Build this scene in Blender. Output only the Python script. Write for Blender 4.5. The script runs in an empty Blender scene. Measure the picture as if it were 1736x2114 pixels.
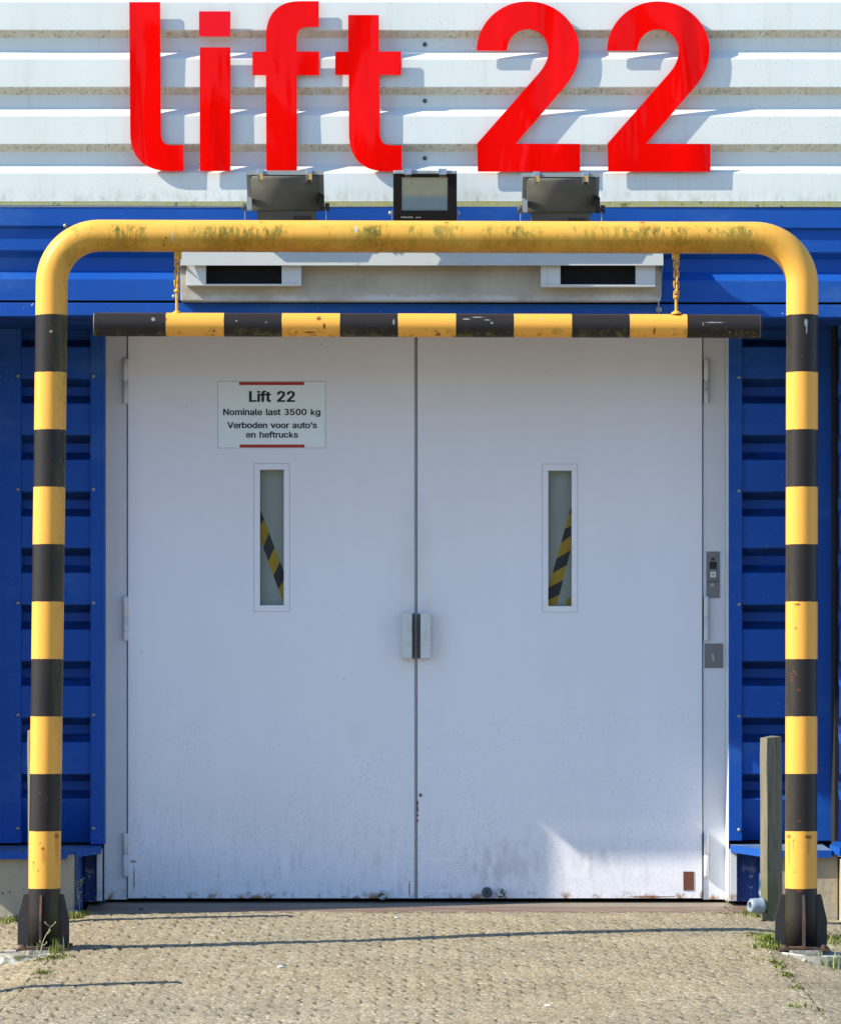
import bpy, bmesh, math, random
import numpy as np
from mathutils import Vector, Matrix, noise as mnoise
random.seed(7)
rng = np.random.default_rng(11)
scene = bpy.context.scene
COL = scene.collection

# ------------------------------------------------------------------ camera
EYE_DIST, EYE_Z, FOC = 16.0, 0.84, 8080.0      # metres to the door face, metres above threshold front, focal length in px of a 1736 px wide picture
cam_d = bpy.data.cameras.new('camera')
cam = bpy.data.objects.new('camera', cam_d); COL.objects.link(cam)
cam.location = (0, -EYE_DIST, EYE_Z)
cam.rotation_euler = (math.pi/2, 0, 0)
cam_d.sensor_fit = 'HORIZONTAL'; cam_d.sensor_width = 36
cam_d.lens = 36*FOC/1736
cam_d.shift_y = 393/1736
cam_d.clip_end = 500
scene.camera = cam

# ------------------------------------------------------------------ sky, sun, exposure
SUN_DIR = Vector((1.0, 0.28, -0.79)).normalized()          # the way the light travels
elev = math.asin(-SUN_DIR.z)
world = bpy.data.worlds.new("World"); scene.world = world; world.use_nodes = True
wn = world.node_tree; wn.nodes.clear()
wo = wn.nodes.new('ShaderNodeOutputWorld'); wb = wn.nodes.new('ShaderNodeBackground')
sky = wn.nodes.new('ShaderNodeTexSky'); sky.sky_type = 'NISHITA'; sky.sun_disc = False
sky.sun_elevation = elev
sky.sun_rotation = math.atan2(-SUN_DIR.x, -SUN_DIR.y)
sky.air_density = 1.0; sky.dust_density = 0.2; sky.ozone_density = 5.0
wb.inputs['Strength'].default_value = 0.152
tint = wn.nodes.new('ShaderNodeMix'); tint.data_type = 'RGBA'; tint.blend_type = 'MULTIPLY'; tint.inputs[0].default_value = 1; tint.inputs[7].default_value = (.94, 1.0, .99, 1)   # white balance of the blue sky
wn.links.new(sky.outputs[0], tint.inputs[6]); wn.links.new(tint.outputs[2], wb.inputs[0]); wn.links.new(wb.outputs[0], wo.inputs[0])
sd = bpy.data.lights.new('sun', 'SUN'); sd.energy = 4.6; sd.angle = math.radians(0.5); sd.color = (1.0, 0.93, 0.76)
sun = bpy.data.objects.new('sun', sd); COL.objects.link(sun)
sun.rotation_euler = (-SUN_DIR).to_track_quat('Z', 'Y').to_euler()
sun.location = (-8, -3, 8)
scene.view_settings.view_transform = 'Standard'; scene.view_settings.look = 'None'
scene.view_settings.exposure = 0.92; scene.view_settings.gamma = 1
scene.render.film_transparent = False

# ------------------------------------------------------------------ survey helpers
# t = metres in front of the door face (y = -t); measurements taken on a 1736 px wide print of the photograph
def S(t): return FOC/(EYE_DIST-t)
def X(px, t): return (px-868)/S(t)
def Z(py, t): return EYE_Z+(1450-py)/S(t)

def ground_z(x, t):
    z = -0.033*(t-0.4)
    z = z+0.014*np.exp(-((x-0.75)/0.7)**2)*np.clip(1-(t-0.9)/3, 0, 1)*np.clip((t-0.4)/0.5, 0, 1)
    sl = np.clip(0.03+0.065*t, 0.03, 0.165)+.07*np.exp(-((t-2.05)/.25)**2)
    z = z-sl*np.clip(x-1.24, 0, 0.55)-sl*np.clip(-1.30-x, 0, 0.55)
    return z
def gz(x, t): return float(ground_z(np.float64(x), np.float64(t)))

# ------------------------------------------------------------------ materials
def lin(r, g, b):
    f = lambda c: (c/12.92 if c <= 0.04045 else ((c+0.055)/1.055)**2.4)
    return (f(r/255), f(g/255), f(b/255), 1)
class M:
    def __init__(s, name, base=(.5, .5, .5, 1), rough=.5, metal=0., spec=.5, coat=0.):
        s.m = bpy.data.materials.new(name); s.m.use_nodes = True; s.nt = s.m.node_tree
        s.b = s.nt.nodes['Principled BSDF']
        s.b.inputs['Base Color'].default_value = base; s.b.inputs['Roughness'].default_value = rough
        s.b.inputs['Metallic'].default_value = metal
        s.b.inputs['Specular IOR Level'].default_value = spec
        if coat: s.b.inputs['Coat Weight'].default_value = coat; s.b.inputs['Coat Roughness'].default_value = .05
        s.col = None; s.base = base
        g = s.nt.nodes.new('ShaderNodeNewGeometry'); s.pos = g.outputs['Position']; s.nor = g.outputs['Normal']
        sp = s.nt.nodes.new('ShaderNodeSeparateXYZ'); s.nt.links.new(s.pos, sp.inputs[0])
        s.x, s.y, s.z = sp.outputs
    def new(s, t): return s.nt.nodes.new(t)
    def link(s, a, b): s.nt.links.new(a, b)
    def put(s, v, sock):
        if isinstance(v, bpy.types.NodeSocket): s.link(v, sock)
        else: sock.default_value = v
    def math(s, op, a, b=0., c=None, clamp=False):
        n = s.new('ShaderNodeMath'); n.operation = op; n.use_clamp = clamp
        s.put(a, n.inputs[0]); s.put(b, n.inputs[1])
        if c is not None: s.put(c, n.inputs[2])
        return n.outputs[0]
    def vec(s, sx=1, sy=1, sz=1):
        n = s.new('ShaderNodeMapping'); s.link(s.pos, n.inputs[0]); n.inputs['Scale'].default_value = (sx, sy, sz)
        return n.outputs[0]
    def noise(s, scale, detail=4, rough=.55, v=None, dist=0.):
        n = s.new('ShaderNodeTexNoise'); s.link(v or s.pos, n.inputs['Vector'])
        n.inputs['Scale'].default_value = scale; n.inputs['Detail'].default_value = detail
        n.inputs['Roughness'].default_value = rough; n.inputs['Distortion'].default_value = dist
        return n.outputs['Fac']
    def voro(s, scale, v=None, out='Distance', feat='F1', rnd=1.):
        n = s.new('ShaderNodeTexVoronoi'); n.feature = feat; s.link(v or s.pos, n.inputs['Vector'])
        n.inputs['Scale'].default_value = scale; n.inputs['Randomness'].default_value = rnd
        return n.outputs[out]
    def step(s, f, a, b):            # smooth 0..1 as f goes a -> b
        n = s.new('ShaderNodeMapRange'); n.interpolation_type = 'SMOOTHSTEP'; s.put(f, n.inputs[0])
        n.inputs[1].default_value = a; n.inputs[2].default_value = b
        n.inputs[3].default_value = 0; n.inputs[4].default_value = 1
        if a > b:
            n.inputs[1].default_value = b; n.inputs[2].default_value = a; n.inputs[3].default_value = 1; n.inputs[4].default_value = 0
        return n.outputs[0]
    def mul(s, *fs):
        o = fs[0]
        for f in fs[1:]: o = s.math('MULTIPLY', o, f)
        return o
    def cur(s): return s.col if s.col is not None else s.base
    def over(s, col, fac, mode='MIX'):
        n = s.new('ShaderNodeMix'); n.data_type = 'RGBA'; n.blend_type = mode
        s.put(fac, n.inputs[0]); s.put(s.cur(), n.inputs[6]); s.put(col, n.inputs[7])
        s.col = n.outputs[2]; s.link(s.col, s.b.inputs['Base Color']); return s
    def vary(s, amt, scale, detail=4, v=None):       # lighter and darker
        f = s.noise(scale, detail, v=v)
        g = s.math('MULTIPLY_ADD', f, amt*2.4, 1-amt*1.2)
        n = s.new('ShaderNodeCombineColor'); [s.link(g, n.inputs[i]) for i in range(3)]
        return s.over(n.outputs[0], 1., 'MULTIPLY')
    def spots(s, pts, edge=.25, wob=.5, nscale=60):  # ellipses in x/z at (x, z, rx, rz)
        w = s.math('MULTIPLY', s.math('SUBTRACT', s.noise(nscale, 3), .5), wob*2)
        tot = None
        for (x, z, rx, rz) in pts:
            dx = s.math('MULTIPLY', s.math('SUBTRACT', s.x, x), 1/rx); dz = s.math('MULTIPLY', s.math('SUBTRACT', s.z, z), 1/rz)
            d = s.math('ADD', s.math('SQRT', s.math('ADD', s.math('MULTIPLY', dx, dx), s.math('MULTIPLY', dz, dz))), w)
            k = s.step(d, 1+edge, 1-edge)
            tot = k if tot is None else s.math('MAXIMUM', tot, k)
        return tot
    def rough(s, f, a, b):
        n = s.new('ShaderNodeMapRange'); s.put(f, n.inputs[0]); n.inputs[3].default_value = a; n.inputs[4].default_value = b
        s.link(n.outputs[0], s.b.inputs['Roughness']); return s
    def bump(s, h, strength=.3, dist=.002):
        n = s.new('ShaderNodeBump'); n.inputs['Strength'].default_value = strength; n.inputs['Distance'].default_value = dist
        s.put(h, n.inputs['Height'])
        prev = s.b.inputs['Normal'].links
        if prev: s.link(prev[0].from_socket, n.inputs['Normal'])
        s.link(n.outputs[0], s.b.inputs['Normal']); return s

def m_white_cladding(name, stained=0):
    m = M(name, (.69, .735, .72, 1), .42)
    m.vary(.05, 2.2, 5); m.vary(.03, 1.0, 4, m.vec(14, 1, .8))
    sp = m.math('MULTIPLY', m.step(m.voro(55), .17, .09), m.step(m.noise(1.4, 3), .42, .62))
    m.over((.30, .29, .25, 1), m.math('MULTIPLY', sp, .6))
    st = m.mul(m.step(m.noise(3, 4, v=m.vec(5, 1, .35)), .52, .75), .22)
    m.over((.47, .44, .36, 1), st)
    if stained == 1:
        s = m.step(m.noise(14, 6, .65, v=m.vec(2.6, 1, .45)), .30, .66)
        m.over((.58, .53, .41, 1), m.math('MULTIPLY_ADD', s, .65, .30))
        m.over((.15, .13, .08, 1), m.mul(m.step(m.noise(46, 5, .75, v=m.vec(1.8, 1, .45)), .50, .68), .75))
    if stained == 2:
        m.over((.13, .14, .04, 1), .9)
        m.over((.19, .185, .05, 1), m.step(m.noise(45, 5, .7), .47, .62))
        m.over((.04, .045, .015, 1), m.step(m.noise(24, 4, .6), .60, .70))
        m.bump(m.noise(120, 4), .6, .004)
    if stained == 3:      # outer face above the moss: grey splash rising from its foot
        zb = Z(416, .724)
        g = m.step(m.z, zb+.07, zb)
        m.over((.36, .36, .27, 1), m.mul(g, m.step(m.noise(34, 5, v=m.vec(1.3, 1, .55)), .40, .80), .6))
    m.bump(m.noise(3, 3), .25, .006)
    return m.m
MAT = {}
MAT['white'] = m_white_cladding('white_coated_steel')
MAT['white_stain'] = m_white_cladding('stained_white_steel', 1)
MAT['white_moss'] = m_white_cladding('mossy_white_steel', 2)
MAT['white_low'] = m_white_cladding('splashed_white_steel', 3)

def m_blue(name, base=(.006, .072, .355, 1), rough=.45, chips=0, worn=False, grime_shade=False):
    m = M(name, base, rough, spec=.25)
    m.vary(.09, 3.0, 5); m.vary(.04, 1.0, 4, m.vec(18, 1, 1.0))
    m.over((.07, .18, .40, 1), m.mul(m.step(m.noise(2.2, 6, .65, v=m.vec(1, 1, 2)), .50, .76), .38))
    m.over((.30, .42, .55, 1), m.mul(m.step(m.voro(38), .10, .05), m.step(m.noise(4, 2), .55, .65), .6))
    if grime_shade: m.over((.012, .016, .028, 1), m.mul(m.step(m.noise(9, 5, v=m.vec(1, 1, 1)), .25, .55), .62))  # grime together with shade, both put into the colour
    if chips:
        m.over((.62, .62, .58, 1), m.mul(m.step(m.noise(30, 5, .7), .735-.06*chips, .77-.06*chips)))
    if worn:
        m.over((.20, .26, .30, 1), m.mul(m.step(m.noise(7, 5), .25, .6), .75))
    m.rough(m.noise(5, 4), rough-.08, rough+.15)
    m.bump(m.noise(2.5, 2), .25, .008)
    return m.m
MAT['blue'] = m_blue('blue_coated_steel')
MAT['blue_grime_shade'] = m_blue('grimy_shaded_blue_steel', grime_shade=True)
MAT['blue_chip'] = m_blue('chipped_blue_steel', chips=1)
MAT['blue_worn'] = m_blue('worn_blue_sill', base=(.012, .09, .36, 1), chips=.6, worn=True)
MAT['blue_edge'] = m_blue('blue_sill_nosing', chips=.9)
mb = M('peeling_blue_paint', (.008, .05, .22, 1), .5)
mb.vary(.15, 5); mb.over((.55, .56, .54, 1), m_ := mb.math('MAXIMUM', mb.mul(mb.step(mb.noise(22, 5, .7), .56, .62), mb.step(mb.z, .22, .05)), mb.step(mb.noise(50, 4), .70, .74)))
mb.bump(m_, -.3, .001)
MAT['blue_peel'] = mb.m
MAT['dark'] = M('dark_void', (.004, .004, .005, 1), .9).m

# door and frame paint
def m_door(name, base=(.82, .82, .87, 1)):
    m = M(name, base, .36)
    m.vary(.035, 1.6, 4); m.vary(.02, 1, 3, m.vec(9, 1, .5))
    low = m.step(m.z, 1.15, .05)
    mid = m.step(m.z, .62, .04)
    m.over((.40, .41, .43, 1), m.mul(m.step(m.noise(16, 6, .7, v=m.vec(2.0, 1, .5)), .47, .75), mid, .38))
    sp = m.mul(m.step(m.voro(125, v=m.vec(1, 1, .7)), .24, .10), m.step(m.math('ADD', m.noise(3.5, 3), m.math('MULTIPLY', low, .36)), .55, .86))
    m.over((.16, .15, .15, 1), m.mul(sp, .6))
    m.over((.12, .11, .10, 1), m.mul(m.step(m.voro(7.3), .030, .015), .6))
    m.over((.50, .49, .48, 1), m.mul(m.spots([(X(858, 0), Z(1300, 0), .11, .16), (X(858, 0), Z(1150, 0), .06, .2)], .8, .5, 6), m.noise(8, 5), .45))
    m.over((.30, .29, .28, 1), m.mul(m.step(m.noise(5.5, 6, .75, v=m.vec(1, 1, 3.2)), .705, .73), .35))
    # rust along the foot
    foot = m.step(m.z, .075, .040)
    m.over((.28, .12, .03, 1), m.mul(foot, m.step(m.noise(14, 6, .7), .50, .62), .9))
    m.over((.05, .03, .02, 1), m.mul(foot, m.step(m.noise(24, 5, .7), .60, .68)))
    # pale wiped patches and smears
    pale = m.spots([(X(1190, 0), Z(1790, 0), .05, .045), (X(1270, 0), Z(1785, 0), .014, .05), (X(1315, 0), Z(1800, 0), .015, .02),
                    (X(1100, 0), Z(1808, 0), .018, .03), (X(590, 0), Z(1790, 0), .02, .05), (X(925, 0), Z(1775, 0), .09, .006),
                    (X(815, 0), Z(1790, 0), .006, .06), (X(905, 0), Z(1840, 0), .06, .005)], .25, .45, 28)
    m.over((.88, .88, .92, 1), m.mul(pale, .7))
    brown = m.spots([(X(1050, 0), Z(1785, 0), .16, .09), (X(1230, 0), Z(1775, 0), .10, .05)], .6, .5, 9)
    m.over((.42, .39, .36, 1), m.mul(brown, m.step(m.noise(26, 5, v=m.vec(1, 1, .4)), .35, .7), .5))
    ye = m.spots([(X(740, 0), Z(1515, 0), .05, .05)], .8, .5, 12)
    m.over((.72, .71, .66, 1), m.mul(ye, .25))
    # rust runs
    rr = m.spots([(X(277, 0), Z(1812, 0), .003, .05), (X(275, 0), Z(1779, 0), .012, .006), (X(1448, 0), Z(1850, 0), .006, .02), (X(862, 0), Z(1668, 0), .0025, .03),
                  (X(845, 0), Z(1835, 0), .003, .035), (X(1345, 0), Z(1852, 0), .09, .004)], .3, .7, 60)
    m.over((.20, .09, .03, 1), m.mul(rr, .8))
    m.rough(m.noise(4, 4), .28, .46)
    m.bump(m.noise(140, 3), .05, .0006); m.bump(m.noise(1.5, 2), .35, .012)
    return m.m
MAT['door'] = m_door('off_white_door_paint')
m = M('white_frame_paint', (.68, .70, .74, 1), .4); m.vary(.06, 4)
m.over((.25, .2, .16, 1), m.mul(m.step(m.voro(60), .16, .10), m.step(m.z, .7, .1), .7))
m.over((.30, .15, .05, 1), m.mul(m.step(m.z, .09, .03), m.step(m.noise(20, 5), .46, .6)))
MAT['frame'] = m.m
m = M('chipped_white_metal', (.62, .64, .67, 1), .4); m.vary(.05, 9)
m.over((.03, .03, .03, 1), m.step(m.noise(55, 4, .65, v=m.vec(1, 1, .5)), .655, .68)); MAT['hinge'] = m.m
MAT['gap'] = M('dark_rubber_joint_shade', (.03, .028, .028, 1), .8).m
m = M('grey_seam_strip', (.30, .29, .30, 1), .5); m.vary(.2, 20); MAT['seam'] = m.m
m = M('handle_aluminium', (.62, .66, .66, 1), .35); m.vary(.05, 12)
m.over((.45, .40, .33, 1), m.mul(m.step(m.noise(14, 3), .55, .75), .35)); MAT['handle'] = m.m
m = M('handle_recess', (.10, .10, .10, 1), .5); m.vary(.2, 20); MAT['recess'] = m.m
m = M('window_backing', (.60, .63, .59, 1), .6); m.vary(.08, 7); MAT['backing'] = m.m
MAT['tape_y'] = M('yellow_tape', (.75, .46, .03, 1), .5).m
MAT['tape_k'] = M('black_tape', (.05, .05, .06, 1), .5).m
gl = M('window_glass', (1, 1, 1, 1), .03)
_t = gl.new('ShaderNodeBsdfTransparent'); _t.inputs[0].default_value = (.95, .97, .96, 1); _g = gl.new('ShaderNodeBsdfGlossy'); _g.inputs['Roughness'].default_value = .03
_f = gl.new('ShaderNodeFresnel'); _f.inputs[0].default_value = 1.45; _mx = gl.new('ShaderNodeMixShader')
gl.link(_f.outputs[0], _mx.inputs[0]); gl.link(_t.outputs[0], _mx.inputs[1]); gl.link(_g.outputs[0], _mx.inputs[2])
gl.link(_mx.outputs[0], [n for n in gl.nt.nodes if n.type == 'OUTPUT_MATERIAL'][0].inputs[0]); MAT['glass'] = gl.m

# red letters
m = M('red_acrylic', (.82, .002, .001, 1), .05, spec=.10)
m.bump(m.noise(2.2, 1, v=m.vec(1.6, 1, .5), dist=.5), .7, .03); m.bump(m.noise(9, 1, v=m.vec(1.5, 1, .25), dist=.6), .35, .006)
MAT['red'] = m.m
MAT['red_dot'] = M('sky_tinted_red_acrylic', (.83, .004, .012, 1), .2, spec=.18).m  # pinkish sky reflection on the dot put into its colour

# gate paint: yellow with painted black bands, algae, rust and scuffs
YEL = (.80, .392, .068, 1); BLK = (.024, .020, .020, 1)
TG = 1.9
def stripes(m, coord, c0, step, sign, wob=.0025):
    d = m.math('MULTIPLY', m.math('SUBTRACT', coord, c0), sign/step)
    d = m.math('ADD', d, m.math('MULTIPLY', m.math('SUBTRACT', m.noise(55, 3), .5), wob*2/step))
    fl = m.math('FLOOR', d)
    odd = m.math('FLOORED_MODULO', fl, 2.)                 # 1 = yellow
    neg = m.math('LESS_THAN', d, 0.)
    return m.math('MAXIMUM', odd, neg), d
def m_gate():
    m = M('striped_gate_paint', BLK, .42, spec=.22)
    yel, d = stripes(m, m.z, Z(651, TG), 118.35/S(TG), -1)
    m.vary(.12, 9)
    bk = m.col
    m.over(YEL, yel)
    top = m.step(m.z, Z(560, TG), Z(525, TG))
    topx = m.step(m.math('ABSOLUTE', m.x), 1.36, 1.10)
    algae = m.step(m.math('ADD', m.noise(9, 5, .6, v=m.vec(1, 1, .40)), m.math('MULTIPLY', m.noise(62, 4, .75, v=m.vec(1, 1, .30)), .9)), .90, 1.04)
    band = m.mul(m.step(m.z, Z(461, TG), Z(476, TG)), topx)
    m.over((.42, .30, .05, 1), m.mul(m.step(m.noise(3.5, 5, .6, v=m.vec(1, 1, .5)), .38, .60), band, .45))
    m.over((.21, .19, .03, 1), m.mul(algae, band, .9))
    m.over((.065, .07, .014, 1), m.mul(m.step(m.math('ADD', m.noise(9, 5, .6, v=m.vec(1, 1, .40)), m.math('MULTIPLY', m.noise(85, 4, .75, v=m.vec(1, 1, .4)), .9)), .99, 1.10), band, .8))
    m.over((.42, .20, .015, 1), m.mul(m.step(m.z, Z(480, TG), Z(500, TG)), m.step(m.z, Z(560, TG), Z(525, TG)), topx, .75))  # orange-brown lower half of the beam: grime plus painted shade
    m.over((.26, .16, .02, 1), m.mul(m.step(m.noise(30, 5, .7, v=m.vec(1, 1, .35)), .46, .66), m.step(m.z, Z(485, TG), Z(510, TG)), topx, .6))
    m.over((.06, .05, .015, 1), m.mul(m.step(m.noise(60, 5, .7, v=m.vec(1, 1, .35)), .60, .70), m.step(m.z, Z(487, TG), Z(505, TG)), topx, .7))
    m.over((.70, .45, .09, 1), m.mul(m.step(m.noise(4, 4), .4, .7), top, .35))
    rs = m.spots([(X(1643, TG), Z(1249, TG), .010, .005), (X(1640, TG), Z(1298, TG), .004, .005), (X(1636, TG), Z(1387, TG), .007, .003), (X(1629, TG), Z(1392, TG), .005, .003), (X(1633, TG), Z(1399, TG), .006, .0025), (X(1631, TG), Z(1405, TG), .006, .004), (X(1640, TG), Z(1392, TG), .004, .003),
                  (X(1646, TG), Z(1425, TG), .006, .005), (X(1647, TG), Z(1695, TG), .008, .004), (X(1627, TG), Z(1727, TG), .006, .006), (X(1666, TG), Z(1728, TG), .012, .007),
                  (X(1635, TG), Z(1735, TG), .004, .004), (X(1638, TG), Z(1800, TG), .003, .003), (X(1648, TG), Z(1838, TG), .010, .007),
                  (X(119, TG), Z(1726, TG), .007, .011), (X(92, TG), Z(1752, TG), .007, .006), (X(72, TG), Z(1780, TG), .004, .004), (X(82, TG), Z(1797, TG), .003, .003), (X(86, TG), Z(1740, TG), .003, .003),
                  (X(86, TG), Z(1637, TG), .005, .003), (X(100, TG), Z(1650, TG), .003, .006),
                  (X(340, TG), Z(500, TG), .003, .003), (X(340, TG), Z(507, TG), .003, .004), (X(345, TG), Z(494, TG), .004, .004), (X(1325, TG), Z(461, TG), .012, .003), (X(922, TG), Z(461, TG), .010, .003), (X(540, TG), Z(461, TG), .004, .003)], .3, .6, 70)
    m.over((.13, .040, .016, 1), m.mul(rs, m.math('MULTIPLY_ADD', m.noise(120, 3), 1.0, .35), .9))
    dr = m.spots([(X(1327, TG), Z(472, TG), .006, .02), (X(922, TG), Z(470, TG), .006, .014), (X(119, TG), Z(1750, TG), .006, .05), (X(93, TG), Z(1766, TG), .009, .03), (X(72, TG), Z(1790, TG), .003, .02), (X(1627, TG), Z(1752, TG), .004, .05),
                  (X(1666, TG), Z(1745, TG), .006, .03), (X(1635, TG), Z(1746, TG), .0025, .02), (X(1648, TG), Z(1855, TG), .006, .03)], .7, .5, 40)
    m.over((.50, .17, .03, 1), m.mul(dr, yel, .5))
    sc = m.spots([(X(1661, TG), Z(669, TG), .006, .013), (X(1662, TG), Z(682, TG), .0025, .014), (X(140, TG)*0+X(108, TG), Z(687, TG), .004, .004), (X(357, TG), Z(490, TG), .0025, .02), (X(735, TG), Z(476, TG), .005, .012)], .4, .9, 60)
    m.over((.45, .48, .50, 1), m.mul(sc, .7))
    m.over((.20, .19, .19, 1), m.mul(m.step(m.voro(26), .06, .03), .5))
    m.rough(m.noise(8, 4), .33, .52)
    m.bump(m.noise(30, 3), .12, .002)
    m.bump(m.noise(7, 2), .15, .006)
    return m.m
MAT['gate'] = m_gate()
m = M('black_base_paint', (.035, .032, .033, 1), .45); m.vary(.15, 14)
m.over((.14, .045, .015, 1), m.mul(m.step(m.noise(26, 5, .7), .62, .68)))
m.over((.22, .22, .22, 1), m.mul(m.step(m.noise(50, 4, .7), .69, .72), .7)); m.bump(m.noise(60, 4), .3, .002); MAT['base_black'] = m.m
m = M('rusty_gusset_edge', (.12, .045, .022, 1), .7); m.vary(.35, 30); m.over((.045, .04, .038, 1), m.step(m.noise(32, 4, v=m.vec(1, 1, .4)), .42, .50)); MAT['rust_edge'] = m.m
m = M('rusty_iron', (.055, .034, .024, 1), .8); m.vary(.3, 25); m.over((.17, .055, .02, 1), m.step(m.noise(45, 5), .54, .68)); m.bump(m.noise(90, 4), .5, .003); MAT['rust'] = m.m
m = M('brown_rusty_plate', (.085, .028, .016, 1), .85); m.vary(.25, 40); m.over((.16, .06, .03, 1), m.step(m.voro(260), .25, .5)); m.bump(m.noise(200, 4), .7, .003); MAT['rust_plate'] = m.m

def m_bar():
    m = M('striped_bar_paint', BLK, .42, spec=.22); m.vary(.15, 9)
    x0 = X(343.5, TG); yel, d = stripes(m, m.x, x0, 119.5/S(TG), 1, .0018)
    neg = m.math('LESS_THAN', d, 0.)
    even = m.math('SUBTRACT', 1., m.math('FLOORED_MODULO', m.math('FLOOR', d), 2.))
    y2 = m.mul(even, m.math('SUBTRACT', 1., neg), m.math('LESS_THAN', d, 8.99))
    m.over(YEL, y2)
    low = m.step(m.z, Z(672, TG), Z(694, TG))
    m.over((.14, .13, .02, 1), m.mul(low, m.step(m.noise(28, 5, .7, v=m.vec(1, 1, .6)), .50, .64), .7))
    m.over((.30, .33, .03, 1), m.mul(m.step(m.z, Z(683, TG), Z(690, TG)), m.step(m.noise(90, 3), .60, .66), m.step(m.x, X(1470, TG), X(1500, TG)), .8))
    rs = m.spots([(X(344, TG), Z(662, TG), .004, .006), (X(659, TG), Z(659, TG), .008, .008), (X(670, TG), Z(675, TG), .005, .01), (X(640, TG), Z(687, TG), .02, .003), (X(905, TG), Z(691, TG), .008, .004),
                  (X(443, TG), Z(685, TG), .004, .004), (X(900, TG), Z(685, TG), .005, .003), (X(1350, TG), Z(685, TG), .004, .012), (X(612, TG), Z(688, TG), .003, .004), (X(822, TG), Z(689, TG), .003, .003)], .3, .7, 70)
    m.over((.17, .04, .012, 1), m.mul(rs, .85))
    sc = m.spots([(X(962, TG), Z(660, TG), .012, .003), (X(985, TG), Z(656, TG), .02, .002), (X(1005, TG), Z(662, TG), .010, .002), (X(1015, TG), Z(668, TG), .005, .004), (X(813, TG), Z(666, TG), .004, .009), (X(1475, TG), Z(667, TG), .03, .0022),
                  (X(1450, TG), Z(671, TG), .002, .006), (X(550, TG), Z(667, TG), .003, .002), (X(489, TG), Z(664, TG), .003, .003), (X(1117, TG), Z(660, TG), .003, .006), (X(615, TG), Z(655, TG), .002, .004), (X(318, TG), Z(661, TG), .006, .006)], .4, .9, 60)
    m.over((.33, .35, .37, 1), m.mul(sc, .65))
    m.rough(m.noise(8, 4), .35, .55)
    m.bump(m.noise(26, 3), .2, .002)
    return m.m
MAT['bar'] = m_bar()
m = M('bar_end_paint', (.30, .26, .18, 1), .6); MAT['bar_end'] = m.m
m = M('yellow_chain_paint', (.62, .33, .03, 1), .5); m.vary(.15, 60); m.over((.20, .09, .02, 1), m.mul(m.step(m.noise(80, 4), .56, .7), .6)); MAT['chain'] = m.m

# box, floodlights
m = M('pale_hood_metal', (.44, .455, .44, 1), .45); m.vary(.06, 6)
m.over((.25, .25, .24, 1), m.mul(m.step(m.noise(25, 5, v=m.vec(1, 1, .5)), .58, .75), m.step(m.z, Z(538, .85), Z(546, .85)), .6)); MAT['hood'] = m.m
m = M('weathered_grey_panel', (.42, .375, .30, 1), .6); m.vary(.10, 5); m.vary(.06, 3, 4, m.vec(9, 1, 1))
zb = Z(621, .79)
m.over((.55, .56, .56, 1), m.mul(m.step(m.math('ADD', m.z, m.math('MULTIPLY', m.noise(30, 5, .7, v=m.vec(1, 1, .3)), -.05)), zb+.006, zb-.014), m.step(m.noise(7, 3), .30, .5), .8))
m.over((.22, .19, .15, 1), m.mul(m.step(m.noise(4, 5), .45, .7), .45)); MAT['panel'] = m.m
m = M('vent_frame_white', (.56, .57, .56, 1), .45); m.vary(.07, 12); m.over((.3, .28, .24, 1), m.mul(m.step(m.noise(20, 4, v=m.vec(1, 1, .2)), .6, .75), .5)); MAT['vent'] = m.m
m = M('grey_lamp_housing', (.10, .098, .088, 1), .7, spec=.25); m.vary(.12, 12); m.over((.16, .15, .12, 1), m.mul(m.step(m.noise(6, 4, v=m.vec(1, 1, 3)), .5, .7), .4)); MAT['lamp_grey'] = m.m
m = M('light_grey_lamp_trim', (.26, .29, .30, 1), .42); m.vary(.08, 20); MAT['lamp_trim'] = m.m
MAT['lamp_black'] = M('black_lamp_housing', (.008, .006, .005, 1), .6, spec=.2).m
m = M('pale_lamp_edge', (.30, .33, .37, 1), .5, .2); m.vary(.35, 30); MAT['lamp_pale'] = m.m
m = M('steel_clip', (.62, .63, .66, 1), .28, .9); m.vary(.15, 50); MAT['steel'] = m.m
m = M('brushed_plate', (.20, .20, .205, 1), .42, .35); m.vary(.06, 30, 3, m.vec(1, 1, 8)); MAT['plate'] = m.m
m = M('galvanised', (.38, .39, .40, 1), .45, .5); m.vary(.1, 30); MAT['galv'] = m.m
m = M('lamp_reflector', (.98, .88, .64, 1), .5, 0); m.over((.50, .66, .78, 1), m.step(m.z, Z(398, .95), Z(414, .95))); m.vary(.12, 25); m.bump(m.voro(150), .4, .002); MAT['reflector'] = m.m  # cream above, blue below: the glass reflection painted into the colour
MAT['black_plastic'] = M('black_plastic', (.012, .012, .013, 1), .4).m
MAT['ink'] = M('black_ink', (.012, .012, .013, 1), .6).m
MAT['pale_ink'] = M('pale_grey_print', (.32, .31, .29, 1), .6).m
m = M('red_print', (.42, .022, .012, 1), .5); m.vary(.06, 8); MAT['red_ink'] = m.m
m = M('sign_plate', (.82, .89, .90, 1), .38); m.vary(.03, 5); MAT['sign'] = m.m
MAT['screw'] = M('screw_head', (.34, .34, .33, 1), .4, .6).m
MAT['screw_dark'] = M('dark_screw_washer', (.10, .11, .12, 1), .5, .3).m

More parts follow.
